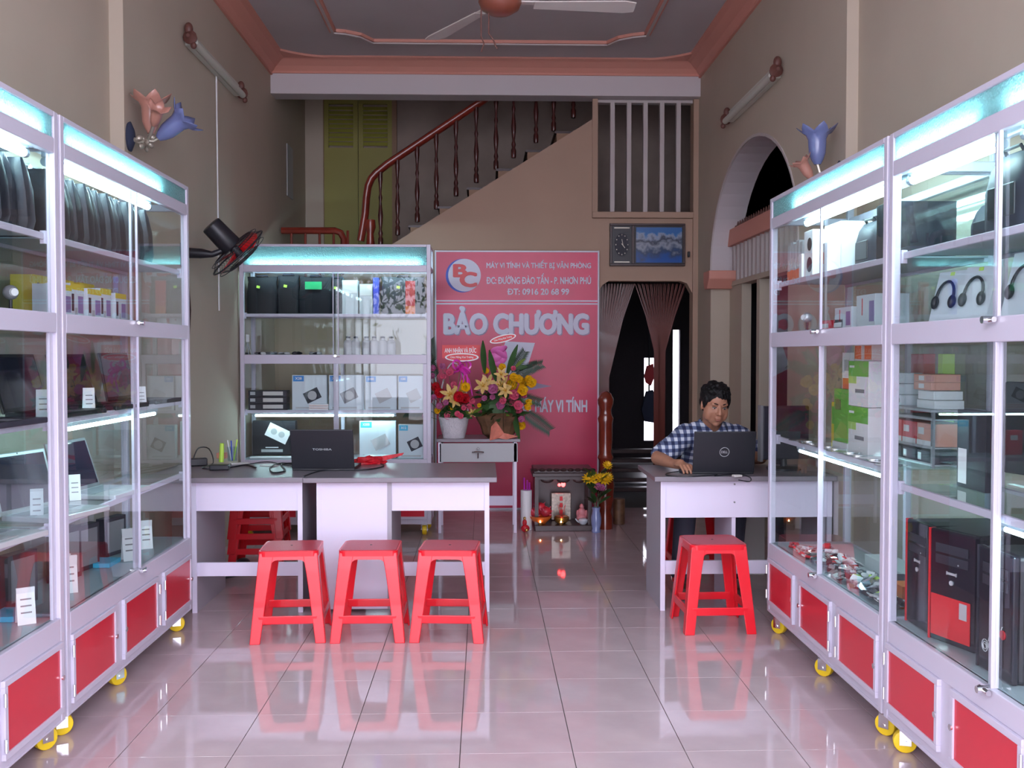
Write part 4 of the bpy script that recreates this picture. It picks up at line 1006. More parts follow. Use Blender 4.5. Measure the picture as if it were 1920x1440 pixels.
for i in range(2):
    carton('%s white box of the pair on the right end of the grey rack' % ['lower', 'upper'][i], (RX_+.20, 3.67, zNS+.216+i*.034), (.15-.02*i, .11, .032), R90, 'white', [], 'white boxes on the rack')
for i in range(2):
    carton('%s pinkish orange box above the grey rack' % ['lower', 'upper'][i], (RX_+.20, 3.70, zNS+.285+i*.030), (.15, .11, .029), R90, 'pink_orange', [(.3, .6, .2, .8, 'white')], 'pinkish orange boxes')
carton('yellow narrow box standing behind the grey rack', (RX_+.36, 3.90, zNS), (.04, .05, .42), R90, 'tag_yellow', [], 'tall narrow boxes')
carton('red framed carton high behind the rack near the post', (RX_+.355, 4.10, zNS), (.12, .05, .42), R90, 'red', [(.1, .9, .05, .3, 'black')], 'tall narrow boxes')
zNS = zNS0
carton('dark upright case with a white card right of the grey rack', (RX_+.22, 3.36, zNS), (.20, .05, .27), R90, 'charcoal', [(.05, .35, .05, .5, 'white')], None, 'gadget_case', 'case')
mn = thing('monitor', 'black monitor on a round foot at the right picture edge', 'monitor', (RX_+.22, 2.82, zNS), R90+.3)
MB().lathe([(.001, 0), (.09, 0), (.09, .01), (.02, .02), (.015, .12)], 20).build('foot', 'black_gloss', mn, smooth=True)
MB().box(-.2, .2, -.015, .015, .1, .38).build('screen_case', 'black', mn, bevel=.005)
# computer towers
def tower(label, y, h=.40, w=.175, d=.30, trim='red', x=RX_+.07, rz=R90, extra=None):
    t = thing('computer_tower', label, 'computer', (x, y, zRB), rz, group='computer towers')
    MB().box(-w/2, w/2, .02, d, 0, h).build('case', 'black', t, bevel=.012)
    MB().box(-w/2, w/2, 0, .02, 0, h).build('front_panel', 'black_gloss', t, bevel=.006)
    MB().box(-w/2-.003, -w/2+.004, -.003, .02, .0, h).build('side_trim', trim, t)
    for i in range(2): MB().box(-w*.36, w*.36, -.002, 0, h*(.80-.1*i), h*(.88-.1*i)).build('drive_door', 'charcoal', t, bevel=.001)
    MB().box(-.018, .018, -.003, 0, h*.62, h*.64).box(-.022, -.019, -.003, 0, h*.615, h*.645).box(.019, .022, -.003, 0, h*.615, h*.645).build('badge', 'silver', t)
    MB().cyl((0, -.004, h*.55), (0, 0, h*.55), .008, n=14).cyl((.03, -.003, h*.72), (.03, 0, h*.72), .003, n=8).build('power_button', 'silver', t)
    if extra == 'red_door':
        MB().box(-w*.45, w*.42, -.004, 0, h*.05, h*.42).build('red_door', 'red', t, bevel=.002)
        MB().box(w*.2, w*.36, -.006, -.003, h*.26, h*.40).build('latch', 'silver', t)
    if extra == 'swirl':
        m = MB(); cz = h*.2
        m.tube([(-.05+.022*cos(k*.5)*(1-k/40), -.002, cz+.022*sin(k*.5)*(1-k/40)) for k in range(30)], .0018, 4)
        m.tube([(-.03+.012*k/2, -.002, cz+.02+.008*k/2+.012*sin(k*1.6)) for k in range(14)], .002, 4); m.build('swirl_print', 'silver', t)
        MB().cyl((.05, -.004, h*.36), (.05, 0, h*.36), .014, n=16).build('round_badge', 'red_fl', t)
    return t
tower('black tower with thin red trim, leftmost of the computer towers', 3.43, .37, .18)
tower('black tower with a red lower door, second of the computer towers', 3.205, .375, .20, extra='red_door', rz=R90+.3, x=RX_+.085)
tower('black tower with a swirl print, nearest to the right picture edge', 2.90, .375, .20, trim='charcoal', extra='swirl')
carton('orange box beside the post at the bottom of the far right cabinet', (RX_+.12, 3.72, zRB), (.10, .12, .085), R90, 'orange', [], 'orange boxes')
carton('orange box behind the plastic bags next to the leftmost tower', (RX_+.30, 3.46, zRB), (.12, .10, .09), R90, 'orange', [], 'orange boxes')
carton('flat grey white carton lying at the back of the bottom level', (RX_+.26, 4.15, zRB), (.5, .12, .06), R90, 'light_grey', [], None)
carton('dark flat router box lying on the plastic bags', (RX_+.13, 3.83, zRB+.05), (.16, .10, .03), R90, 'charcoal', [(.05, .95, .2, .8, 'grey')], None)
# heap of accessories in clear bags: nobody could count them
hp_ = MB(); r2 = random.Random(11)
for i in range(300):
    y = 3.62+r2.random()*1.15; x = RX_+.05+r2.random()*.16; z = zRB+.008+r2.random()*.03
    hp_.use(r2.choice(['clear', 'clear', 'clear', 'clear', 'light_grey', 'charcoal', 'chrome', 'silver', 'grey', 'box_white', 'red' if y > 4.3 else 'grey', 'tag_yellow' if r2.random() < .2 else 'clear']))
    (hp_.obox if i % 2 else lambda c_, d_, R_: hp_.ell(c_, tuple(k_*.5 for k_ in d_), R_, 8, 5))((x, y, z), (.02+.03*r2.random(), .02+.035*r2.random(), .006+.012*r2.random()), Euler((r2.random()-.5, r2.random()-.5, r2.random()*6)).to_matrix())
tag(hp_.build('bagged_accessories', smooth=True), 'heap of small accessories in clear bags on the right cabinets bottom level', 'accessories', kind='stuff')
rc = MB()
for i in range(6):
    y = 4.85-.08*i; rc.tube([(RX_+.08+.03*sin(k*1.3+i), y+.06*cos(k*1.1), zRB+.012+.006*(k % 2)) for k in range(8)], .006, 6)
tag(rc.build('red_cable_coil', 'red', smooth=True), 'tangled red cables at the far end of the right bottom level', 'cable')

# ---- back cabinet goods
def bc_x(px, Y=7.95): return at(px, 700, Y=Y).x
ZU = 1.731; ZM_ = 1.414; ZS = .981; ZD = .601
def bagb(label, p0, p1, h, m='bag_black', col=None, tagc=True):
    x0 = bc_x(p0); x1 = bc_x(p1); b = thing('flat_bag', label, 'bag', ((x0+x1)/2, 7.93, ZU), 0, group='bags in the back cabinet')
    bag_mesh(x1-x0+.012, .1, h, .97).build('body', m, b, smooth=True)
    MB().tube([(-.05, 0, h*.95), (-.04, -.02, h*1.02), (.04, -.02, h*1.02), (.05, 0, h*.95)], .006, 5).build('handle', 'charcoal', b)
    if tagc: MB().obox((-.1*(x1-x0), -.056, h*.72), (.026, .002, .02), RY(.2)).build('price_tag', 'tag_yellow', b)
    if col: MB().box((x0-x1)*.3, (x0-x1)*.3+.13, -.058, -.053, h*.66, h*.86).build('cloth_label', col, b)
bagb('leftmost black bag on the back cabinet top shelf', 467, 523, .30)
bagb('second black bag from the left on the back cabinet top shelf', 524, 563, .31)
bagb('black bag with a green label on the back cabinet top shelf', 564, 625, .30, col='green_label')
bagb('black bag with a small blue tag right of the green labelled bag', 626, 643, .29, col=None)
bagb('wide dark bag at the right end of the back cabinet top shelf', 716, 798, .30, 'charcoal')
for i, (a, b, l) in enumerate(((645, 674, 'left'), (677, 701, 'right'))):
    carton('%s one of two grey upright boxes among the black bags' % l, ((bc_x(a)+bc_x(b))/2, 7.87, ZU+.001), (bc_x(b)-bc_x(a), .1, .27-.03*i), 0, 'light_grey', [(.05, .95, .62, .98, 'offwhite')], 'grey boxes on the back top shelf')
carton('narrow bright blue box among the black bags', ((bc_x(701)+bc_x(712))/2+.003, 7.88, ZU+.001), (.045, .1, .29), 0, 'blue', [], None)
carton('narrow red box before the wide dark bag', (bc_x(772), 7.815, ZU+.001), (.075, .03, .26), 0, 'red', [(.0, 1, 0, .25, 'orange')], None)
jr = thing('plastic_jar', 'frosted grey jar with dark cap, leftmost of the jar row in the back cabinet', 'jar', (bc_x(656), 7.86, ZM_), group='frosted jars')
MB().lathe([(.034, 0), (.036, .01), (.036, .09), (.03, .11), (.016, .12), (.016, .13)], 18).build('body', 'light_grey', jr, smooth=True)
MB().lathe([(.018, .13), (.018, .145), (.002, .147)], 14).build('cap', 'charcoal', jr, smooth=True)
for i, px in enumerate((670, 689, 704, 720, 735)): dup(jr, (bc_x(px), 7.86+.03*(px % 2), ZM_), label='frosted grey jar with dark cap, %s from left in the jar row' % ORD[i+1])
wg = MB(); r3 = random.Random(5)
for i in range(34):
    x = bc_x(462)+r3.random()*.62; wg.use(r3.choice(['clear', 'silver', 'grey', 'charcoal', 'white']))
    wg.ell((x, 7.85+.12*r3.random(), ZM_+.012), (.02+.02*r3.random(), .02, .006+.01*r3.random()), RZ(r3.random()*6) @ RX(.3*r3.random()), 8, 5)
tag(wg.build('small_accessories', smooth=True), 'scatter of small bagged accessories above the back cabinet middle rail', 'accessories', kind='stuff')
mst = thing('webcam', 'white webcam on thin legs at the left of the back cabinet', 'webcam', (bc_x(470), 7.86, ZM_))
MB().cyl((-.03, 0, 0), (0, 0, .1), .004, n=6).cyl((.03, 0, 0), (0, 0, .1), .004, n=6).cyl((0, .03, 0), (0, 0, .1), .004, n=6).build('tripod', 'silver', mst)
MB().box(-.012, .012, -.012, .012, .1, .16).build('head', 'white', mst, bevel=.004)
def cool(label, p0, p1, h, z, y=7.83, code='X28', fan='grey', prints=(), lab='blue_label', group='cooling pad boxes'):
    x0 = bc_x(p0, y); x1 = bc_x(p1, y)
    c = carton(label, ((x0+x1)/2, y, z), (x1-x0-.004, .07, h), 0, 'box_white', [(.03, .34, .82, .98, lab), (.09, .28, .87, .94, (code, 'white')), (.1, .8, .04, .09, 'light_grey')]+list(prints), group)
    w_ = x1-x0
    m = MB(); m.X = Matrix.Translation((w_*.08, -.0022, h*.42)) @ Matrix.Rotation(-.45, 4, 'Y'); m.box(-w_*.22, w_*.22, 0, .0015, -h*.16, h*.16); m.build('printed_pad', fan, c)
    MB().cyl((w_*.08, -.0035, h*.42), (w_*.08, -.002, h*.42), h*.13, n=20).build('printed_fan', 'light_grey', c)
    return c
cool('white and blue cooling pad box, leftmost of the upright row', 547, 613, .275, ZS, code='X28', fan='charcoal')
cool('white and blue cooling pad box behind the centre stile', 616, 682, .275, ZS, code='X28')
cool('wide white cooling pad box, third of the upright row', 684, 744, .27, ZS, y=7.82, code='S200B', fan='light_grey')
cool('white cooling pad box, rightmost of the upright row', 746, 797, .27, ZS, y=7.82, code='X200S', fan='light_grey')
for i in range(3):
    c = carton('%s black and white boxed drive in the stack of three' % ['lowest', 'middle', 'topmost'][i], ((bc_x(471)+bc_x(544))/2, 7.83, ZS+i*.052), (.30, .12, .05), 0, 'charcoal', [(.05, .18, .3, .8, 'light_grey'), (.38, .9, .25, .85, 'offwhite')], 'stack of boxed drives')
for i in range(3):
    carton('%s slim white case in the small stack in front of the leftmost box' % ['lowest', 'middle', 'topmost'][i], (bc_x(603), 7.80, ZS+i*.017), (.15, .02, .015), 0, 'white', [(0, 1, 0, .2, 'pink_orange')], 'stack of slim cases')
c = carton('black box with a white notebook cooler picture at the bottom left of the back cabinet', ((bc_x(472)+bc_x(556))/2, 7.93, ZD+.02), (.34, .08, .27), 0, 'black', [(.3, .6, .2, .23, 'white'), (.2, .7, .08, .16, 'light_grey')], None)
m = MB(); m.X = Matrix.Translation((.03, -.003, .17)) @ Matrix.Rotation(.45, 4, 'Y'); m.box(-.09, .09, 0, .002, -.055, .055); m.build('printed_cooler', 'white', c)
MB().cyl((-.0, -.005, .185), (-.0, -.003, .185), .025, n=16).cyl((.06, -.005, .16), (.06, -.003, .16), .025, n=16).build('printed_fans', 'light_grey', c)
cool('white and blue box just right of the open black laptop', 673, 742, .29, ZD, y=7.88, code='X200B', fan='light_grey', lab='cyan_label')
cool('white box at the bottom right corner of the back cabinet', 746, 800, .265, ZD, y=7.83, code='X12', fan='charcoal', lab='cyan_label')
carton('red box behind the black laptop in the back cabinet', (bc_x(592), 7.95, ZD), (.2, .08, .20), 0, 'red', [(.2, .5, .6, .8, 'white')], None)
tag(MB().box(bc_x(475), bc_x(560), 7.80, 7.88, ZD+.001, ZD+.015).build('white_keyboard', 'white', bevel=.004), 'pale flat keyboard lying in front of the black cooler box', 'keyboard')
tag(MB().lathe([(.01, 0), (.14, 0), (.145, .012), (.10, .03), (.01, .032)], 28, (bc_x(712), 7.83, ZD+.001), sq=(1, .35)).build('disc_spindle', 'silver', smooth=True), 'flat round silver gadget before the white and blue box', 'gadget')
# ---- things on the left desks
laptop('black closed-back laptop open on the middle desk facing away', (-.925, 5.73, .75), radians(178), w=.36, d=.235, ang=103, logo='wide')
def cable(name, label, pts, r=.004, m='black', cat='cable', z=.754):
    q = [(p[0], p[1], z+(p[2] if len(p) > 2 else 0)) for p in pts]; out = []
    for i in range(len(q)-1):      # Catmull-Rom
        p0 = Vector(q[max(i-1, 0)]); p1 = Vector(q[i]); p2 = Vector(q[i+1]); p3 = Vector(q[min(i+2, len(q)-1)])
        for t in (0, .25, .5, .75): out.append(.5*((2*p1)+(p2-p0)*t+(2*p0-5*p1+4*p2-p3)*t*t+(3*p1-p0-3*p2+p3)*t**3))
    out.append(Vector(q[-1])); return tag(MB().tube(out, r, 6).build(name, m, smooth=True), label, cat)
def dk(px, py): p = at(px, py, Z=.754); return (p.x, p.y)
cable('power_cable', 'black cable looping on the desk left of the black laptop', [dk(557, 873), dk(530, 868), dk(507, 876), dk(512, 886), dk(535, 882), dk(528, 870), dk(560, 868)])
cable('power_cable', 'long black cable lying along the middle desk front', [dk(570, 893), dk(600, 883), dk(640, 881), dk(690, 880), dk(719, 874), dk(712, 869), dk(695, 869)])
cable('power_cable', 'black cable tangle beside the adapter at the left desk end', [dk(362, 862)+(0,), dk(372, 858)+(.06,), dk(392, 856)+(.05,), dk(400, 868)+(0,), dk(380, 878), dk(430, 876), dk(460, 872), dk(480, 877)])
cable('power_cable', 'thin black cable across the left desk worktop', [dk(455, 872), dk(500, 866), dk(530, 871), dk(555, 876)], .003)
def lump(name, label, px, py, d, m, cat, rz=0, bev=.006):
    x, y = dk(px, py); t = MB(); t.X = Matrix.Translation((x, y, .751)) @ Matrix.Rotation(rz, 4, 'Z'); t.box(-d[0]/2, d[0]/2, -d[1]/2, d[1]/2, 0, d[2]); return tag(t.build(name, m, bevel=bev), label, cat)
lump('power_adapter', 'black power adapter brick on the left desk', 412, 880, (.11, .06, .03), 'black', 'adapter', .1)
lump('power_adapter', 'smaller black adapter close to the glass cabinet on the left desk', 372, 872, (.10, .06, .045), 'black', 'adapter', .4)
lump('printer_cable_box', 'small pink red box behind the adapter on the left desk', 417, 858, (.06, .06, .035), 'pink_orange', 'box', 0, .002)
lump('paper_slip', 'white paper slip lying near the black laptop', 450, 868, (.11, .07, .003), 'white', 'paper', .4, 0)
lump('paper_slip', 'second white paper slip beside the looped cable', 505, 872, (.10, .05, .003), 'white', 'paper', -.3, 0)
pc = thing('pen_cup', 'clear cup with pens on the left desk back edge', 'cup', (*dk(436, 863), .75))
MB().lathe([(.03, 0), (.034, .09), (.032, .09), (.028, .004)], 16).build('cup', 'clear', pc, smooth=True)
for i, (a, b) in enumerate(((.01, .02), (-.015, .0), (.0, -.015))): MB().cyl((a*.5, b*.5, .005), (a*2, b*2, .13), .004, n=6).build('pen', ['tag_yellow', 'white', 'blue'][i], pc)
tag(MB().cyl((*dk(415, 866), .752), (dk(415, 866)[0]+.005, dk(415, 866)[1], .87), .016, .013, 12).build('glue_tube', 'tag_yellow', bevel=.003), 'yellow green tube standing on the left desk', 'tube')
# crumpled red plastic bag
x, y = dk(693, 868); m = MB(); r4 = random.Random(9)
me_v = []
NU, NV = 16, 7
for j in range(NV+1):
    ph = pi/2*j/NV
    for i in range(NU):
        t = 2*pi*i/NU; rr = 1+.35*noise.noise(Vector((cos(t)*2, sin(t)*2, ph*3)))
        me_v.append((x+.10*rr*cos(ph)*cos(t), y+.07*rr*cos(ph)*sin(t), .751+.045*sin(ph)*rr))
m._add(me_v, [(j*NU+i, j*NU+(i+1) % NU, (j+1)*NU+(i+1) % NU, (j+1)*NU+i) for j in range(NV) for i in range(NU)] + [tuple(range(NU-1, -1, -1))])
m.prism([(x+.06, .757), (x+.20, .80), (x+.21, .815), (x+.05, .79)], y+.01, y+.02)
tag(m.build('plastic_bag', 'ribbon'), 'crumpled pink red plastic bag right of the black laptop', 'bag').data.materials[0] = M['red_fl']
# shoe under the left desk
sh = thing('shoe', 'black shoe on the floor behind the left desk panel', 'shoe', (-1.70, 6.35, 0), -.6)
MB().box(-.045, .045, -.13, .13, 0, .02).build('sole', 'rubber', sh, bevel=.008); MB().ell((0, -.05, .04), (.042, .08, .035)).ell((0, .07, .05), (.04, .06, .05)).build('upper', 'black', sh, smooth=True)
sh.location = (*at(440, 1078, Z=0)[:2], 0)
# ---- right desk: laptop and screen
laptop('black laptop with round lid emblem in front of the seated man', (1.333, 5.505, .75), radians(179), w=.345, d=.235, ang=102, logo='ring')
ms = thing('mouse', 'small dark mouse under the man\'s right hand', 'mouse', (*at(1282, 886, Z=.752)[:2], .75)); MB().ell((0, 0, .012), (.028, .05, .018)).box(-.02, .02, -.03, .03, 0, .01).build('shell', 'charcoal', ms, smooth=True)
cable('mouse_cable', 'black mouse cable looping on the right desk front edge', [dk(1272, 884), dk(1252, 887), dk(1250, 891), dk(1275, 893), dk(1300, 893), dk(1345, 890)], .003)
cable('power_cable', 'thin black charger cable on the right desk', [dk(1340, 892), dk(1372, 889), dk(1390, 889), dk(1407, 896), dk(1405, 903), dk(1385, 900)], .003)
lump('card_reader', 'small white dongle on the right desk', 1382, 893, (.05, .03, .012), 'offwhite', 'dongle', .3, .003)
mt = thing('monitor', 'dark desktop monitor at the right end of the right desk, by the cabinet', 'monitor', (1.74, 5.72, .75), radians(10))
MB().lathe([(.01, 0), (.10, 0), (.10, .012), (.02, .02), (.015, .1)], 20).build('foot', 'black', mt, smooth=True)
MB().box(-.14, .15, -.02, .02, .06, .37).build('screen_case', 'charcoal', mt, bevel=.008); MB().box(-.155, -.14, -.022, .018, .05, .375).build('side_strip', 'grey', mt)
tag(MB().box(1.66, 1.80, 6.3, 6.5, .0, .42).build('paper_carton', 'offwhite', bevel=.004), 'pale carton on the floor behind the right desk', 'box')
# ------------------------------------------------------------------ flowers
def petal_mesh(L, W, curl, m, nu=5):
    b = MB(); vs = []
    for i in range(nu+1):
        t = i/nu; w_ = W*sin(pi*min(1, t*.92+.05))**.8*.5; z = curl*t*t*L
        for s in (-1, 0, 1): vs.append((L*t*(1-.3*abs(curl)*t), s*w_, z-(.12*w_ if s == 0 else 0)))
    b._add(vs, [(i*3+j, i*3+j+1, (i+1)*3+j+1, (i+1)*3+j) for i in range(nu) for j in range(2)]); return b.v, b.f
def flower_mesh(name, m, kind):
    b = MB(); b.use(m)
    if kind == 'rose':
        for k in range(3):
            n_ = 5; r = .3+.3*k
            for i in range(n_):
                a = 2*pi*i/n_+k*.6; v, f = petal_mesh(.034*(.6+.25*k), .034*(.7+.2*k), 1.6-.45*k, m, 4)
                b.X = Matrix.Rotation(a, 4, 'Z') @ Matrix.Translation((.002+.002*k, 0, .012-.004*k)) @ Matrix.Rotation(-.9+.35*k, 4, 'Y'); b._add(v, f)
        b.X = None; b.ell((0, 0, .012), (.013, .013, .017), nu=8, nv=6)
    elif kind == 'lily':
        for i in range(6):
            v, f = petal_mesh(.085, .03, -.25 if i % 2 else -.1, m, 5)
            b.X = Matrix.Rotation(i*pi/3, 4, 'Z') @ Matrix.Rotation(-.65, 4, 'Y'); b._add(v, f)
        b.X = None; b.use('yellow_fl')
        for i in range(5): t = i*1.25; b.cyl((0, 0, 0), (.018*cos(t), .018*sin(t), .05), .0015, .003, 4)
    else:   # daisy / chrysanthemum
        for k in range(2):
            for i in range(12):
                v, f = petal_mesh(.038-.008*k, .011, .15+.5*k, m, 3)
                b.X = Matrix.Rotation(i*pi/6+k*.26, 4, 'Z') @ Matrix.Translation((0, 0, .003*k)); b._add(v, f)
        b.X = None; b.ell((0, 0, .006), (.009, .009, .007), nu=8, nv=5)
    return b.mesh(name, None, smooth=True, fix=False)
FM = {k: flower_mesh('flower', *a) for k, a in dict(pink=('pink_fl', 'rose'), mauve=('mauve', 'rose'), red=('red_fl', 'rose'), yellow=('yellow_fl', 'rose'), lily=('lily', 'lily'), daisy=('yellow_fl', 'daisy')).items()}
def leafmesh(name, L, W, m, droop=.3):
    v, f = petal_mesh(L, W, -droop, m, 7); b = MB(); b.use(m); b._add(v, f); return b.mesh(name, None, smooth=True, fix=False)
LM = {'broad': leafmesh('leaf', .13, .045, 'leaf'), 'light': leafmesh('leaf', .12, .03, 'leaf_light'), 'big': leafmesh('leaf', .27, .055, 'leaf', .08)}
def frondmesh(L, n_=20, w_=.085, droop=.35):
    b = MB(); b.use('frond')
    def P(t): return Vector((L*t, 0, -droop*L*t*t))
    b.tube([P(i/8) for i in range(9)], .002, 4)
    for i in range(n_):
        t = .18+.8*i/n_; p = P(t); l_ = w_*(1-.55*abs(t-.45))
        for s in (-1, 1):
            e = p + Vector((l_*.55, s*l_*.85, -l_*.15)); d = Vector((.004, 0, 0))
            b._add([p-d, p+d, (p+e)/2+d*1.6+Vector((0, 0, .002)), e, (p+e)/2-d*1.6], [(0, 1, 2, 3, 4)])
    return b.mesh('palm_frond', None, fix=False)
FR = frondmesh(.30); FR2 = frondmesh(.24, 16, .07, .1)
def orient(d, roll=0): return (Vector(d).normalized().to_track_quat('X', 'Z') @ Euler((roll, 0, 0)).to_quaternion()).to_euler()
def fl_or(d, roll=0): return (Vector(d).normalized().to_track_quat('Z', 'Y') @ Euler((0, 0, roll)).to_quaternion()).to_euler()
rf = random.Random(21)
def place_fl(par, org, px, py, Y, kind, s=1.0, stem=None):
    p = at(px, py, Y=Y)-org; d = Vector((p.x*.8, -.5-.3*rf.random(), max(.1, p.z-.15)*.6)); d.x += (rf.random()-.5)*.4
    o = link('flower', FM[kind], par, loc=p, rot=fl_or(d, rf.random()*6)); o.scale = (s, s, s)
    return p
def stems(par, pts, base):
    b = MB()
    for p in pts: b.tube([base, base*.4+p*.6+Vector((0, .03, 0)), p], .0022, 4)
    o = b.build('stems', 'leaf', par); o['kind'] = 'stuff'
TY = 7.98
# left basket
org = Vector((at(851, 820, Y=TY).x, TY, .75)); bk = thing('flower_basket', 'white wicker flower basket with a pink bow on the side table', 'flowers', org)
MB().lathe([(.088, 0), (.10, .05), (.112, .11), (.122, .165), (.128, .168), (.118, .155), (.08, .02)], 24).build('wicker_pot', 'wicker', bk, smooth=True)
hz = at(858, 680, Y=TY).z-.75
MB().tube([(-.115*cos(t*pi/16)*1.0, 0, .15+(hz-.15)*sin(t*pi/16)) for t in range(17)], .006, 6).build('hoop_handle', 'wicker', bk, smooth=True)
MB().lathe([(.10, .14), (.12, .2), (.06, .26), (.01, .27)], 12).build('greenery', 'leaf', bk)
pts = []
for px, py, k, s in ((818,727,'red',1.3),(824,738,'red',1.4),(808,722,'pink',.9),(842,700,'pink',1.1),(830,707,'pink',.9),(814,692,'mauve',.9),(829,689,'mauve',.9),(852,722,'pink',.9),(845,740,'lily',1.15),(862,735,'lily',1.0),(852,752,'lily',.8),(872,727,'yellow',1.3),(866,720,'yellow',1.0),(861,745,'red',1.5),(869,748,'red',1.4),(859,752,'red',1.2),(884,752,'pink',.9),(847,766,'yellow',.9),(822,770,'yellow',.9),(803,768,'red',1.1),(799,780,'mauve',1.0),(823,761,'mauve',.9),(839,779,'pink',1.1),(858,776,'pink',.8),(865,780,'pink',.8),(868,765,'pink',.7),(886,774,'lily',.55),(897,772,'pink',.9),(815,745,'mauve',.8),(812,706,'mauve',.9),(835,755,'mauve',.8),(878,762,'pink',.8),(806,752,'pink',.8)):
    pts.append(place_fl(bk, org, px, py, TY-.02-.16*rf.random(), k, s))
stems(bk, pts, Vector((0, 0, .1)))
for i in range(26):
    a = rf.random()*2*pi; d = (cos(a), -.5-.5*rf.random(), -.1+.8*rf.random()); p = Vector((.10*cos(a)*rf.random(), -.03, .17+.16*rf.random()))
    link('leaf', LM['broad'] if i % 3 else LM['light'], bk, loc=p, rot=orient(d, rf.random()))
for d, px, py in (((-1, -.3, .02), 812, 772), ((-.8, -.3, .55), 818, 750), ((-.35, -.1, 1), 820, 715), ((-.1, -.1, 1), 811, 690)):
    link('palm_frond', FR2, bk, loc=at(px, py, Y=TY)-org, rot=orient(d, 1.2))
bw = MB(); c = at(864, 690, Y=TY-.03)-org
for i in range(9):
    t = 2*pi*i/9; R = Euler((t, .6*sin(2*t), t)).to_matrix(); bw.tube([c + R @ Vector((.045*cos(u_*pi/6)-.045, .018*sin(u_*pi/6), .03*sin(u_*pi/6))) for u_ in range(13)], .008, 4, .2)
for px, py in ((857, 735), (886, 742), (878, 728), (868, 722)):
    e = at(px, py, Y=TY-.14)-org; bw.tube([c, c*.5+e*.5+Vector((.02, -.03, .02)), e], .007, 4, .2)
bw.build('ribbon_bow', 'ribbon', bk, smooth=True)
sg = MB(); a = at(829, 647, Y=TY)-org; b = at(900, 672, Y=TY)-org
sc_ = sg.box(a.x, b.x, -.004, 0, b.z, a.z).build('card_sign', 'sign_red', bk)
text('card_lettering', 'ANH NHÂN VÀ ĐỨC', a.x+.02, b.x-.03, a.z-.062, a.z-.012, 'white', sc_, .001, loc=(0, -.0045, 0), bold=.02)
cc = at(866, 670, Y=TY-.02)-org
def oval(par, cc, w_, h_, tilt=0):
    R = RY(-tilt) @ RX(pi/2)
    o = MB().lathe([(.001, 0), (1, 0), (1, .003), (.001, .003)], 30, cc, R @ Matrix.Diagonal((w_, h_, 1))).build('oval_border', 'white', par)
    i_ = MB().lathe([(.001, 0), (1, 0), (1, .003), (.001, .003)], 30, cc+Vector((0, -.002, 0)), R @ Matrix.Diagonal((w_*.9, h_*.72, 1))).build('oval_face', 'sign_red', o)
    text('oval_lettering', 'Chúc Mừng Khai Trương', -w_*.68, w_*.68, -h_*.32, h_*.32, 'white', o, .0008, loc=cc+Vector((0, -.0056, 0)), rot=(pi/2, -tilt, 0), bold=.02)
oval(bk, cc, .135, .034)
MB().cyl(cc+Vector((0, .01, 0)), (0, .02, .2), .003, n=6).build('sign_stick', 'tan', bk)
# right basket
org = Vector((at(935, 822, Y=TY).x, TY, .75)); bk = thing('flower_arrangement', 'tall yellow and pink flower arrangement with palm fronds in brown wrap', 'flowers', org)
MB().lathe([(.09, 0), (.13, .03), (.15, .10), (.19, .17), (.15, .20), (.05, .2)], 14, sq=(1, .7)).build('brown_wrap', 'wrap_brown', bk)
pw = MB(); a = at(918, 826, Y=TY-.13)-org
pw._add([tuple(at(x, y, Y=TY-.15-d_)-org) for x, y, d_ in ((918, 826, .02), (921, 800, 0), (930, 790, -.02), (945, 812, .03), (972, 818, .0), (950, 824, .03), (935, 822, .04))], [(0, 1, 2, 3), (0, 3, 5, 6), (3, 4, 5)])
o = pw.build('pink_paper', 'wrap_pink', bk, fix=False); o.modifiers.new('t', 'SOLIDIFY').thickness = .002
MB().lathe([(.02, .15), (.15, .2), (.16, .27), (.09, .36), (.01, .40)], 12, sq=(1, .6)).build('greenery', 'leaf', bk)
pts = []
for px, py, k, s in ((911,697,'yellow',.9),(927,693,'yellow',1.0),(942,690,'yellow',1.0),(962,709,'yellow',1.2),(958,723,'yellow',1.5),(976,733,'yellow',1.5),(982,720,'yellow',1.3),(995,719,'yellow',1.4),(971,712,'yellow',1.1),(990,712,'yellow',1.0),(905,724,'lily',1.05),(915,718,'lily',1.0),(941,724,'lily',1.25),(948,733,'lily',.9),(940,703,'lily',.8),(927,731,'mauve',1.4),(905,735,'mauve',1.0),(961,742,'pink',1.4),(957,753,'pink',1.3),(941,752,'pink',1.0),(936,760,'mauve',1.2),(969,760,'pink',1.3),(970,768,'pink',1.1),(988,755,'yellow',1.0),(986,763,'yellow',1.0),(975,786,'mauve',.9),(977,798,'yellow',1.2),(910,747,'mauve',.8),(925,745,'mauve',.8),(980,745,'pink',.9),(900,760,'yellow',.6),(950,768,'mauve',.7),(962,692,'pink',.7)):
    pts.append(place_fl(bk, org, px, py, TY-.03-.15*rf.random(), k, s))
stems(bk, pts, Vector((0, 0, .12)))
for i in range(40):
    a = rf.random()*2*pi; d = (cos(a), -.4-.5*rf.random(), -.2+.9*rf.random()); p = Vector((.17*cos(a)*rf.random(), -.04-.03*rf.random(), .12+.30*rf.random()))
    link('leaf', LM['broad'] if i % 4 else LM['light'], bk, loc=p, rot=orient(d, rf.random()))
for d, px, py, k in (((-.1, -.1, 1), 909, 700, 'big'), ((-.25, -.2, 1), 930, 715, 'big'), ((.3, -.1, 1), 950, 705, 'big'), ((.15, -.2, -1), 962, 765, 'big'), ((-.1, -.3, -1), 945, 755, 'big'), ((.9, -.2, .15), 960, 690, 'broad'), ((.6, -.2, .7), 965, 690, 'light'), ((-.8, -.3, -.3), 905, 765, 'light'), ((.9, -.3, -.2), 975, 748, 'broad')):
    link('leaf', LM[k], bk, loc=at(px, py, Y=TY-.08)-org, rot=orient(d, 1.3))
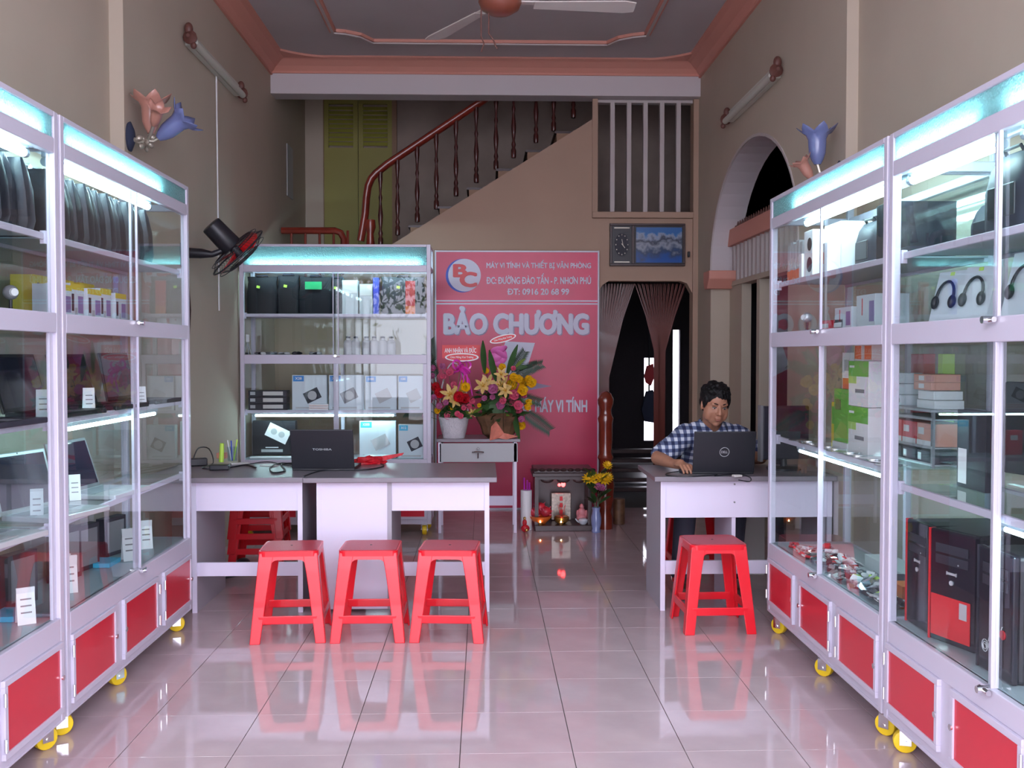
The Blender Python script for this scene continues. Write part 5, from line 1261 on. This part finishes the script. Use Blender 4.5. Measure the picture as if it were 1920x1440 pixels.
for d, px, py, m_ in (((.75, -.1, -.5), 975, 768, FR), ((.5, -.1, .85), 955, 705, FR2), ((.85, -.1, .55), 960, 712, FR2), ((1, -.1, .35), 965, 700, FR2), ((.7, -.2, -.15), 960, 742, FR2)):
    link('palm_frond', m_, bk, loc=at(px, py, Y=TY-.04)-org, rot=orient(d, 1.4))
tl = MB(); c = at(935, 668, Y=TY)-org
for i in range(7):
    a = i*.9; tl.ell(c+Vector((.03*cos(a), .02*sin(a), .05*sin(a*1.7))), (.04, .015, .06), Euler((a, .5*a, a)).to_matrix(), 8, 6)
tl.build('tulle_bow', 'tulle', bk, smooth=True)
oval(bk, at(943, 635, Y=TY-.02)-org, .108, .030, radians(14))
MB().cyl(at(943, 640, Y=TY)-org, (0, .02, .3), .003, n=6).build('sign_stick', 'tan', bk)

# ------------------------------------------------------------------ floor shrine
SX = at(1003, 990, Y=7.95).x; SX2 = at(1110, 990, Y=7.95).x; SY = 7.95; SW = SX2-SX
sh_ = thing('floor_shrine', 'small dark wooden altar box on the floor before the banner', 'altar', (SX, SY, 0)); hT = at(1050, 880, Y=SY).z
MB().box(0, SW, -.03, .36, 0, .045).build('base_board', 'wood_dark', sh_, bevel=.004)
MB().box(0.0, .03, .02, .34, .045, hT-.06).build('side_wall', 'wood_dark', sh_); MB().box(SW-.03, SW, .02, .34, .045, hT-.06).build('side_wall', 'wood_dark', sh_)
MB().box(.03, SW-.03, .32, .34, .045, hT-.06).build('rear_wall', 'wood_dark', sh_)
MB().box(-.02, SW+.02, -.01, .36, hT-.06, hT-.03).box(-.01, SW+.01, .0, .35, hT-.03, hT).build('roof', 'wood_dark', sh_, bevel=.004)
rc_ = MB()
for i in range(9): rc_.ell((i*SW/8, .0, hT-.005), (SW/16, .02, .014), nu=8, nv=6)
rc_.build('scalloped_crest', 'wood_dark', sh_, smooth=True)
vl = MB()
for i in range(3): vl.ell((.10+i*(SW-.2)/2, .03, hT-.085), ((SW-.1)/6.5, .008, .03), nu=12, nv=6)
vl.box(.03, SW-.03, .022, .038, hT-.085, hT-.06); vl.build('carved_valance', 'wood_dark', sh_, smooth=True)
a = at(1034, 930, Y=SY+.2); b = at(1071, 930, Y=SY+.2)
tb = MB().box(a.x-SX, b.x-SX, .22, .24, .05, at(1050, 925, Y=SY+.2).z).build('tablet', 'tablet', sh_, bevel=.004)
for k in range(3): MB().box((a.x+b.x)/2-SX-.012, (a.x+b.x)/2-SX+.012, .214, .22, .10+.055*k, .135+.055*k).build('tablet_mark', 'red', tb)
lp = at(1056, 908, Y=SY+.06)-Vector((SX, SY, 0))
MB().ell(lp, (.018, .018, .022), nu=12, nv=8).ell(lp+Vector((-.03, .02, -.008)), .013, nu=10, nv=7).build('red_bulb', 'red_lamp', sh_, smooth=True)
MB().cyl(lp, (lp.x, lp.y, hT-.06), .003, n=6).build('bulb_cord', 'black', sh_)
ip = thing('incense_pot', 'brass incense pot before the altar tablet', 'pot', (at(1053, 982, Y=SY+.08).x, SY+.08, .046))
MB().lathe([(.03, 0), (.045, .01), (.06, .03), (.062, .05), (.05, .06), (.04, .055)], 20).build('bowl', 'brass', ip, smooth=True)
for i in range(7): MB().cyl((.015*cos(i), .015*sin(i), .04), (.03*cos(i*1.7), .02*sin(i), .15), .0015, n=5).build('incense_stick', 'red', ip)
for px, l in ((1013, 'small lit candle cup in front of the fruit bowl'), (1052, 'small lit candle cup in front of the incense pot')):
    cc = thing('candle_cup', l, 'candle', (at(px, 985, Y=SY-.005).x, SY-.008, .046)); MB().lathe([(.014, 0), (.018, .022), (.014, .02)], 12).build('cup', 'brass', cc); MB().ell((0, 0, .027), (.005, .005, .010), nu=8, nv=6).build('flame', 'candle', cc)
fb = thing('fruit_bowl', 'orange red bowl of fruit on the altar base', 'bowl', (at(1013, 980, Y=SY+.07).x, SY+.07, .046))
MB().lathe([(.04, 0), (.06, .02), (.085, .045), (.095, .065), (.09, .065), (.06, .03), (.01, .02)], 24).build('bowl_shell', 'orange', fb, smooth=True)
for i, (dx, dy, dz, l) in enumerate(((-.045, 0, .09, 'left red dragon fruit in the altar bowl'), (.045, .0, .095, 'right red dragon fruit in the altar bowl'), (0, .035, .125, 'top red fruit in the altar bowl'))):
    fr = thing('fruit', l, 'fruit', (fb.location.x+dx, fb.location.y+dy, .046+dz), group='fruit in the altar bowl'); m = MB(); m.ell((0, 0, 0), (.047, .042, .042), nu=14, nv=10); m.build('flesh', 'fruit', fr, smooth=True)
    m = MB()
    for k in range(9): t = k*.7; m.cyl((.038*cos(t), .034*sin(t), .02*sin(t*2)), (.058*cos(t), .052*sin(t), .03*sin(t*2)+.012), .008, .001, 5)
    m.build('scale_tips', 'pink_fl', fr)
tp = thing('teapot', 'small white porcelain teapot on the altar base right side', 'teapot', (at(1093, 982, Y=SY+.03).x, SY+.03, .046))
MB().lathe([(.022, 0), (.034, .012), (.04, .03), (.03, .045), (.012, .05)], 20).build('body', 'porcelain', tp, smooth=True)
MB().tube([(.035, 0, .015), (.058, 0, .02), (.062, 0, .036), (.036, 0, .038)], .004, 6).build('handle', 'porcelain', tp, smooth=True); MB().tube([(-.032, 0, .015), (-.05, 0, .03), (-.06, 0, .045)], .006, 6).build('spout', 'porcelain', tp, smooth=True)
bd = thing('statuette', 'small pink seated figurine behind the white teapot', 'figurine', (at(1091, 975, Y=SY+.13).x, SY+.14, .046))
MB().ell((0, 0, .035), (.045, .03, .035)).ell((0, 0, .08), (.032, .024, .04)).ell((0, -.002, .128), (.019, .019, .022)).ell((-.035, -.01, .07), (.012, .014, .03)).ell((.035, -.01, .07), (.012, .014, .03)).build('body', 'statue_pink', bd, smooth=True)
rt = thing('paper_roll_tube', 'white upright cardboard tube with purple sticks left of the altar', 'tube', (at(987, 990, Y=8.0).x, 8.02, 0))
MB().cyl((0, 0, 0), (0, 0, at(987, 919, Y=8.02).z), .046, n=24).build('tube_wall', 'white', rt, smooth=True)
for i, dx in enumerate((-.015, .01, .028)): MB().cyl((dx, 0, .28), (dx-.004, 0, .42-.02*i), .007, n=6).build('stick', 'purple', rt)
fg = thing('statuette', 'tiny red and gold figurine on the floor by the white tube', 'figurine', (at(985, 990, Y=7.88).x, 7.89, 0))
MB().ell((0, 0, .03), (.035, .025, .03)).ell((-.005, 0, .075), (.018, .016, .03)).build('body', 'red_fl', fg, smooth=True); MB().ell((.01, -.02, .02), (.014, .01, .014)).ell((-.005, -.0, .11), (.012, .012, .014)).build('gilding', 'brass', fg, smooth=True)
vs_ = thing('flower_vase', 'blue white vase of yellow chrysanthemums standing right of the altar', 'vase', (at(1118, 995, Y=7.86).x, 7.87, 0))
MB().lathe([(.035, 0), (.04, .01), (.032, .03), (.04, .07), (.042, .12), (.03, .17), (.034, .20), (.028, .195), (.02, .15)], 22).build('vase_body', 'vase_blue', vs_, smooth=True)
org = vs_.location.copy(); pts = []
for px, py, s in ((1139, 873, 1.2), (1104, 898, 1.6), (1112, 893, 1.3), (1133, 899, 1.7), (1140, 895, 1.3), (1126, 896, 1.3), (1116, 908, 1.1)):
    p = at(px, py, Y=7.84)-org; pts.append(p); o = link('flower', FM['daisy'], vs_, loc=p, rot=fl_or((.2*(px-1120)/20, -.9, .8), px)); o.scale = (s, s, s)
for px, py in ((1121, 914), (1127, 916)):
    p = at(px, py, Y=7.82)-org; link('flower', FM['mauve'], vs_, loc=p, rot=fl_or((0, -1, .5), px))
stems(vs_, pts, Vector((0, 0, .15)))
for i in range(26):
    a = rf.random()*2*pi; link('leaf', LM['broad'], vs_, loc=(.02*cos(a), -.01, .2+.27*rf.random()), rot=orient((.6*cos(a), -.6*rf.random(), .6+.5*rf.random()), rf.random()))
tag(MB().lathe([(.045, 0), (.05, .005), (.05, .21), (.045, .215)], 16, (at(1162, 980, Y=8.2).x, 8.25, 0)).build('lidded_tin', 'offwhite', smooth=True), 'pale tin on the floor right of the red wood newel post', 'tin').data.materials[0] = M['wrap_brown']
# ------------------------------------------------------------------ seated man
MO = Vector((1.36, 6.30, 0))
man = thing('person', 'man in a blue and white plaid shirt leaning over a black laptop', 'person', MO)
def V(x, y, z): return Vector((x, y, z))-MO
def remeshed(mb, name, m, vox, parent, smooth_it=2, label=None):
    me = mb.mesh('tmp', m); o = bpy.data.objects.new('tmp', me); COL.objects.link(o)
    r = o.modifiers.new('r', 'REMESH'); r.mode = 'VOXEL'; r.voxel_size = vox; r.use_smooth_shade = True
    if smooth_it: s_ = o.modifiers.new('s', 'SMOOTH'); s_.factor = .5; s_.iterations = smooth_it
    bpy.context.view_layer.update()
    me2 = bpy.data.meshes.new_from_object(o.evaluated_get(bpy.context.evaluated_depsgraph_get()))
    COL.objects.unlink(o); bpy.data.objects.remove(o)
    me2.name = name; me2.materials.clear(); me2.materials.append(M[m])
    me2.polygons.foreach_set('use_smooth', [True]*len(me2.polygons))
    return link(name, me2, parent, label)
HC = V(1.369, 5.855, 1.118)                     # head centre
HR = Euler((radians(13), radians(3), radians(6))).to_matrix()   # face looks towards -y, turned to the picture's right, chin down
def hd(x, y, z): return HC + HR @ Vector((x, y, z))
b = MB()
# head: skull, jaw, cheeks, brow, nose, lips, ears   (local -y is the face)
b.ell(hd(0, .012, .035), (.076, .094, .090), HR, 20, 14)
b.ell(hd(0, -.010, -.02), (.066, .078, .085), HR, 18, 12)
b.ell(hd(0, -.028, -.070), (.052, .048, .044), HR, 16, 10)
b.ell(hd(0, -.056, -.098), (.022, .020, .018), HR)
for s in (-1, 1):
    b.ell(hd(s*.036, -.050, -.026), (.024, .024, .022), HR)
    b.ell(hd(s*.050, -.010, -.058), (.021, .036, .034), HR)
    b.ell(hd(s*.028, -.074, .024), (.026, .012, .010), HR).ell(hd(s*.047, -.026, -.040), (.026, .044, .050), HR)
    b.ell(hd(s*.077, .012, -.006), (.009, .019, .032), HR @ RZ(s*.3))
    b.ell(hd(s*.012, -.094, -.030), (.009, .010, .008), HR)
b.cap(hd(0, -.083, .015), hd(0, -.100, -.022), .008, .011)
b.ell(hd(0, -.103, -.027), (.012, .011, .010), HR)
b.ell(hd(0, -.083, -.058), (.022, .010, .006), HR).ell(hd(0, -.080, -.069), (.019, .010, .007), HR)
# neck and trunk
b.cap(hd(0, .03, -.05), V(1.372, 5.985, .955), .054, .060)
b.cap(V(1.372, 6.02, .90), V(1.37, 6.12, .80), .085, .10).cap(V(1.30, 6.01, .89), V(1.45, 6.01, .89), .07, .07)
b.cap(V(1.37, 6.12, .80), V(1.36, 6.28, .58), .12, .13).cap(V(1.29, 6.28, .56), V(1.43, 6.28, .56), .11, .11)
# his right arm (picture left), bent with the forearm on the desk, hand on the mouse
SRr, ELr, WRr = V(1.215, 6.0, .93), V(1.03, 5.85, .805), V(1.085, 5.665, .79)
b.cap(SRr, ELr, .058, .043).cap(ELr, WRr, .044, .027)
PR = V(1.112, 5.60, .795)
b.cap(WRr, PR, .027, .030); b.ell(PR+Vector((0, 0, 0)), (.040, .045, .017), RZ(-.35))
ff = Vector((.35, -.93, -.12)).normalized(); side = Vector((.93, .35, 0))
for k, (o_, l_) in enumerate(((-.033, .030), (-.012, .036), (.010, .038), (.031, .034))):
    p0 = PR + side*o_ + ff*.025; p1 = p0 + ff*l_ + Vector((0, 0, .006)); p2 = p1 + ff*.024 + Vector((0, 0, -.016)); p3 = p2 + ff*.012 + Vector((0, 0, -.018))
    b.cap(p0, p1, .0095, .0088, 10).cap(p1, p2, .0088, .0080, 10).cap(p2, p3, .0080, .0072, 10)
t0 = PR + side*.028; t1 = t0 + side*.028+ff*.012+Vector((0, 0, -.008)); t2 = t1+ff*.028+side*.004+Vector((0, 0, -.012))
b.cap(t0, t1, .012, .0105, 10).cap(t1, t2, .0105, .0085, 10)
# his left arm, forearm behind the laptop screen, fingers on the keyboard
SLl, ELl, WLl = V(1.545, 6.0, .92), V(1.66, 5.93, .80), V(1.47, 5.72, .805)
b.cap(SLl, ELl, .058, .043).cap(ELl, WLl, .044, .027)
PL = V(1.42, 5.675, .800); b.cap(WLl, PL, .027, .028).ell(PL, (.040, .044, .017), RZ(.6))
ff2 = Vector((-.55, -.83, -.05)).normalized(); sd2 = Vector((-.83, .55, 0))
for o_, l_ in ((-.032, .028), (-.011, .034), (.011, .036), (.031, .032)):
    p0 = PL + sd2*o_ + ff2*.024; p1 = p0 + ff2*l_ + Vector((0, 0, .008)); p2 = p1+ff2*.018+Vector((0, 0, -.018))
    b.cap(p0, p1, .0095, .0088, 10).cap(p1, p2, .0088, .0075, 10)
b.cap(PL+sd2*.03, PL+sd2*.06+ff2*.02+Vector((0, 0, -.006)), .011, .009, 10)
# legs and feet
for hx, kx, ax in ((1.30, 1.20, 1.165), (1.43, 1.50, 1.47)):
    b.cap(V(hx, 6.26, .53), V(kx, 5.86, .50), .080, .058).cap(V(kx, 5.86, .50), V(ax, 5.84, .10), .052, .036)
    b.cap(V(ax, 5.86, .045), V(ax-.01, 5.72, .035), .038, .030)
body = remeshed(b, 'body', 'skin', .0045, man, 4)
# shirt: trunk and short sleeves, open collar
s = MB()
s.cap(V(1.30, 6.005, .915), V(1.46, 6.005, .910), .098, .098).cap(V(1.37, 6.03, .89), V(1.37, 6.13, .79), .135, .140).cap(V(1.37, 6.12, .80), V(1.36, 6.28, .60), .138, .148)
s.cap(V(1.225, 6.0, .925), V(1.205, 5.99, .915), .075, .073).cap(V(1.535, 6.0, .92), V(1.56, 5.99, .91), .075, .073)
def sleeve(a, e, r0, r1, f):
    d = e-a; s.cyl(a, a+d*f, r0, r1, 22)
sleeve(SRr+Vector((.02, 0, .0)), ELr, .074, .066, .97); sleeve(SLl+Vector((-.02, 0, 0)), ELl, .074, .066, .92)
s.ell(V(1.30, 5.99, .965), (.07, .06, .035)).ell(V(1.45, 5.99, .96), (.07, .06, .035))
shirt = remeshed(s, 'shirt', 'plaid', .006, man, 3)
md = shirt.modifiers.new('w', 'DISPLACE'); tx = bpy.data.textures.new('folds', 'CLOUDS'); tx.noise_scale = .07; md.texture = tx; md.strength = .012; md.mid_level = .5
cl = MB()
for sx in (-1, 1):
    c0 = V(1.372, 5.975, .990)
    vs = [c0+Vector((sx*.045, .06, .040)), c0+Vector((sx*.066, 0, .036)), c0+Vector((sx*.056, -.062, .014)), c0+Vector((sx*.014, -.105, -.030)), c0+Vector((sx*.075, -.115, -.040)), c0+Vector((sx*.100, -.01, -.006)), c0+Vector((sx*.080, .07, .002))]
    cl._add(vs, [(0, 1, 5, 6), (1, 2, 4, 5), (2, 3, 4)])
co = cl.build('collar', 'plaid', shirt, fix=False); co.modifiers.new('t', 'SOLIDIFY').thickness = .004
# trousers
t = MB(); t.cap(V(1.29, 6.28, .555), V(1.43, 6.28, .555), .125, .125)
for hx, kx, ax in ((1.30, 1.20, 1.165), (1.43, 1.50, 1.47)):
    t.cap(V(hx, 6.26, .535), V(kx, 5.87, .505), .092, .070).cyl(V(kx, 5.87, .50), V(ax, 5.85, .09), .068, .058, 18)
remeshed(t, 'trousers', 'trousers', .009, man, 2)
for ax in (1.165, 1.47):
    f = MB(); f.cap(V(ax, 5.87, .040), V(ax-.01, 5.70, .034), .040, .034).box(V(ax, 0, 0).x-.045, V(ax, 0, 0).x+.035, V(0, 5.66, 0).y, V(0, 5.91, 0).y, .002, .02)
    remeshed(f, 'shoe', 'bracket_brown', .008, man, 1)
# hair
h = MB(); rh = random.Random(4)
h.ell(hd(0, .020, .052), (.090, .096, .084), HR, 20, 12).ell(hd(0, .055, .01), (.080, .066, .085), HR, 18, 12)
for s_ in (-1, 1): h.ell(hd(s_*.071, -.008, .035), (.013, .038, .042), HR).ell(hd(s_*.073, -.018, .005), (.007, .010, .022), HR)
for i in range(46):
    a = rh.random()*2*pi; e = .3+rh.random()*.9; d = Vector((cos(a)*cos(e), sin(a)*cos(e), sin(e))); p = Vector((.082*d.x, .02+.094*d.y, .05+.082*d.z))
    q = p+Vector((d.x*.010+.02*(rh.random()-.5), d.y*.010-.006, d.z*.008)); h.cap(hd(*p), hd(*q), .014, .006, 8)
for x in (-.05, -.034, -.018, 0, .018, .036, .052):
    z0 = .098-.006*abs(x)/.05; h.cap(hd(x, -.062+abs(x)*.35, z0), hd(x+.012, -.080+abs(x)*.45, .062+.006*sin(x*200)), .016, .006, 8)
hair = remeshed(h, 'hair', 'hair', .004, man, 1)
# eyes, brows, mouth
for s_ in (-1, 1):
    e = MB(); e.ell(hd(s_*.030, -.0738, .002), (.0130, .008, .0036), HR); e.build('eye', 'eyewhite', man, smooth=True); eo = man.children[-1]
    MB().ell(hd(s_*.030+.001, -.0802, .0008), (.0052, .003, .0036), HR).build('iris', 'black_gloss', eo, smooth=True)
    m = MB(); m.tube([hd(s_*(.016+.004*k), -.0805+.0011*k*k*.45, .0050+.0015*sin(pi*k/7)) for k in range(8)], .0022, 5).build('upper_eyelid', 'hair', man)
    m = MB(); m.tube([hd(s_*(.014+.005*k), -.0905+.0006*k*k, .026+.004*sin(pi*k/7)) for k in range(8)], [.0018, .0035, .004, .004, .0038, .003, .0025, .001], 5, .6).build('eyebrow', 'hair', man)
m = MB(); m.tube([hd(x, -.0905+abs(x)*.45, -.0635-.0008*cos(x*150)) for x in (-.024, -.016, -.008, 0, .008, .016, .024)], .0016, 5).build('mouth_line', 'lip', man)
MB().ell(hd(0, -.086, -.070), (.017, .006, .005), HR).build('lower_lip', 'lip', man, smooth=True)

# ------------------------------------------------------------------ street tree outside the shop front (shows in the cabinet glass)
tr = thing('street_tree', 'leafy street tree outside the shop front, mirrored in the back cabinet glass', 'tree', (-1.9, -3.6, -.03))
MB().tube([(-1.0, 0, 0), (-.95, .1, 1.5), (-.6, .1, 2.6), (0, 0, 3.4)], [.14, .11, .09, .05], 10).tube([(-.8, .1, 2.0), (-.3, .0, 2.6), (.3, -.1, 2.9)], [.07, .05, .02], 8).build('trunk', 'bracket_brown', tr, smooth=True)
lv = MB(); lv.use('leaf'); rt_ = random.Random(8)
for i in range(700):
    lv.use('leaf_light' if i % 3 else 'leaf')
    p = Vector((rt_.gauss(0, .55), rt_.gauss(0, .4), 2.9+rt_.gauss(0, .45))); R = Euler((rt_.random()*6, rt_.random()*6, rt_.random()*6)).to_matrix()
    lv._add([p, p+R @ Vector((.06, .03, 0)), p+R @ Vector((.15, 0, .01)), p+R @ Vector((.06, -.03, 0))], [(0, 1, 2, 3)])
lv.build('foliage', None, tr, fix=False)['kind'] = 'stuff'
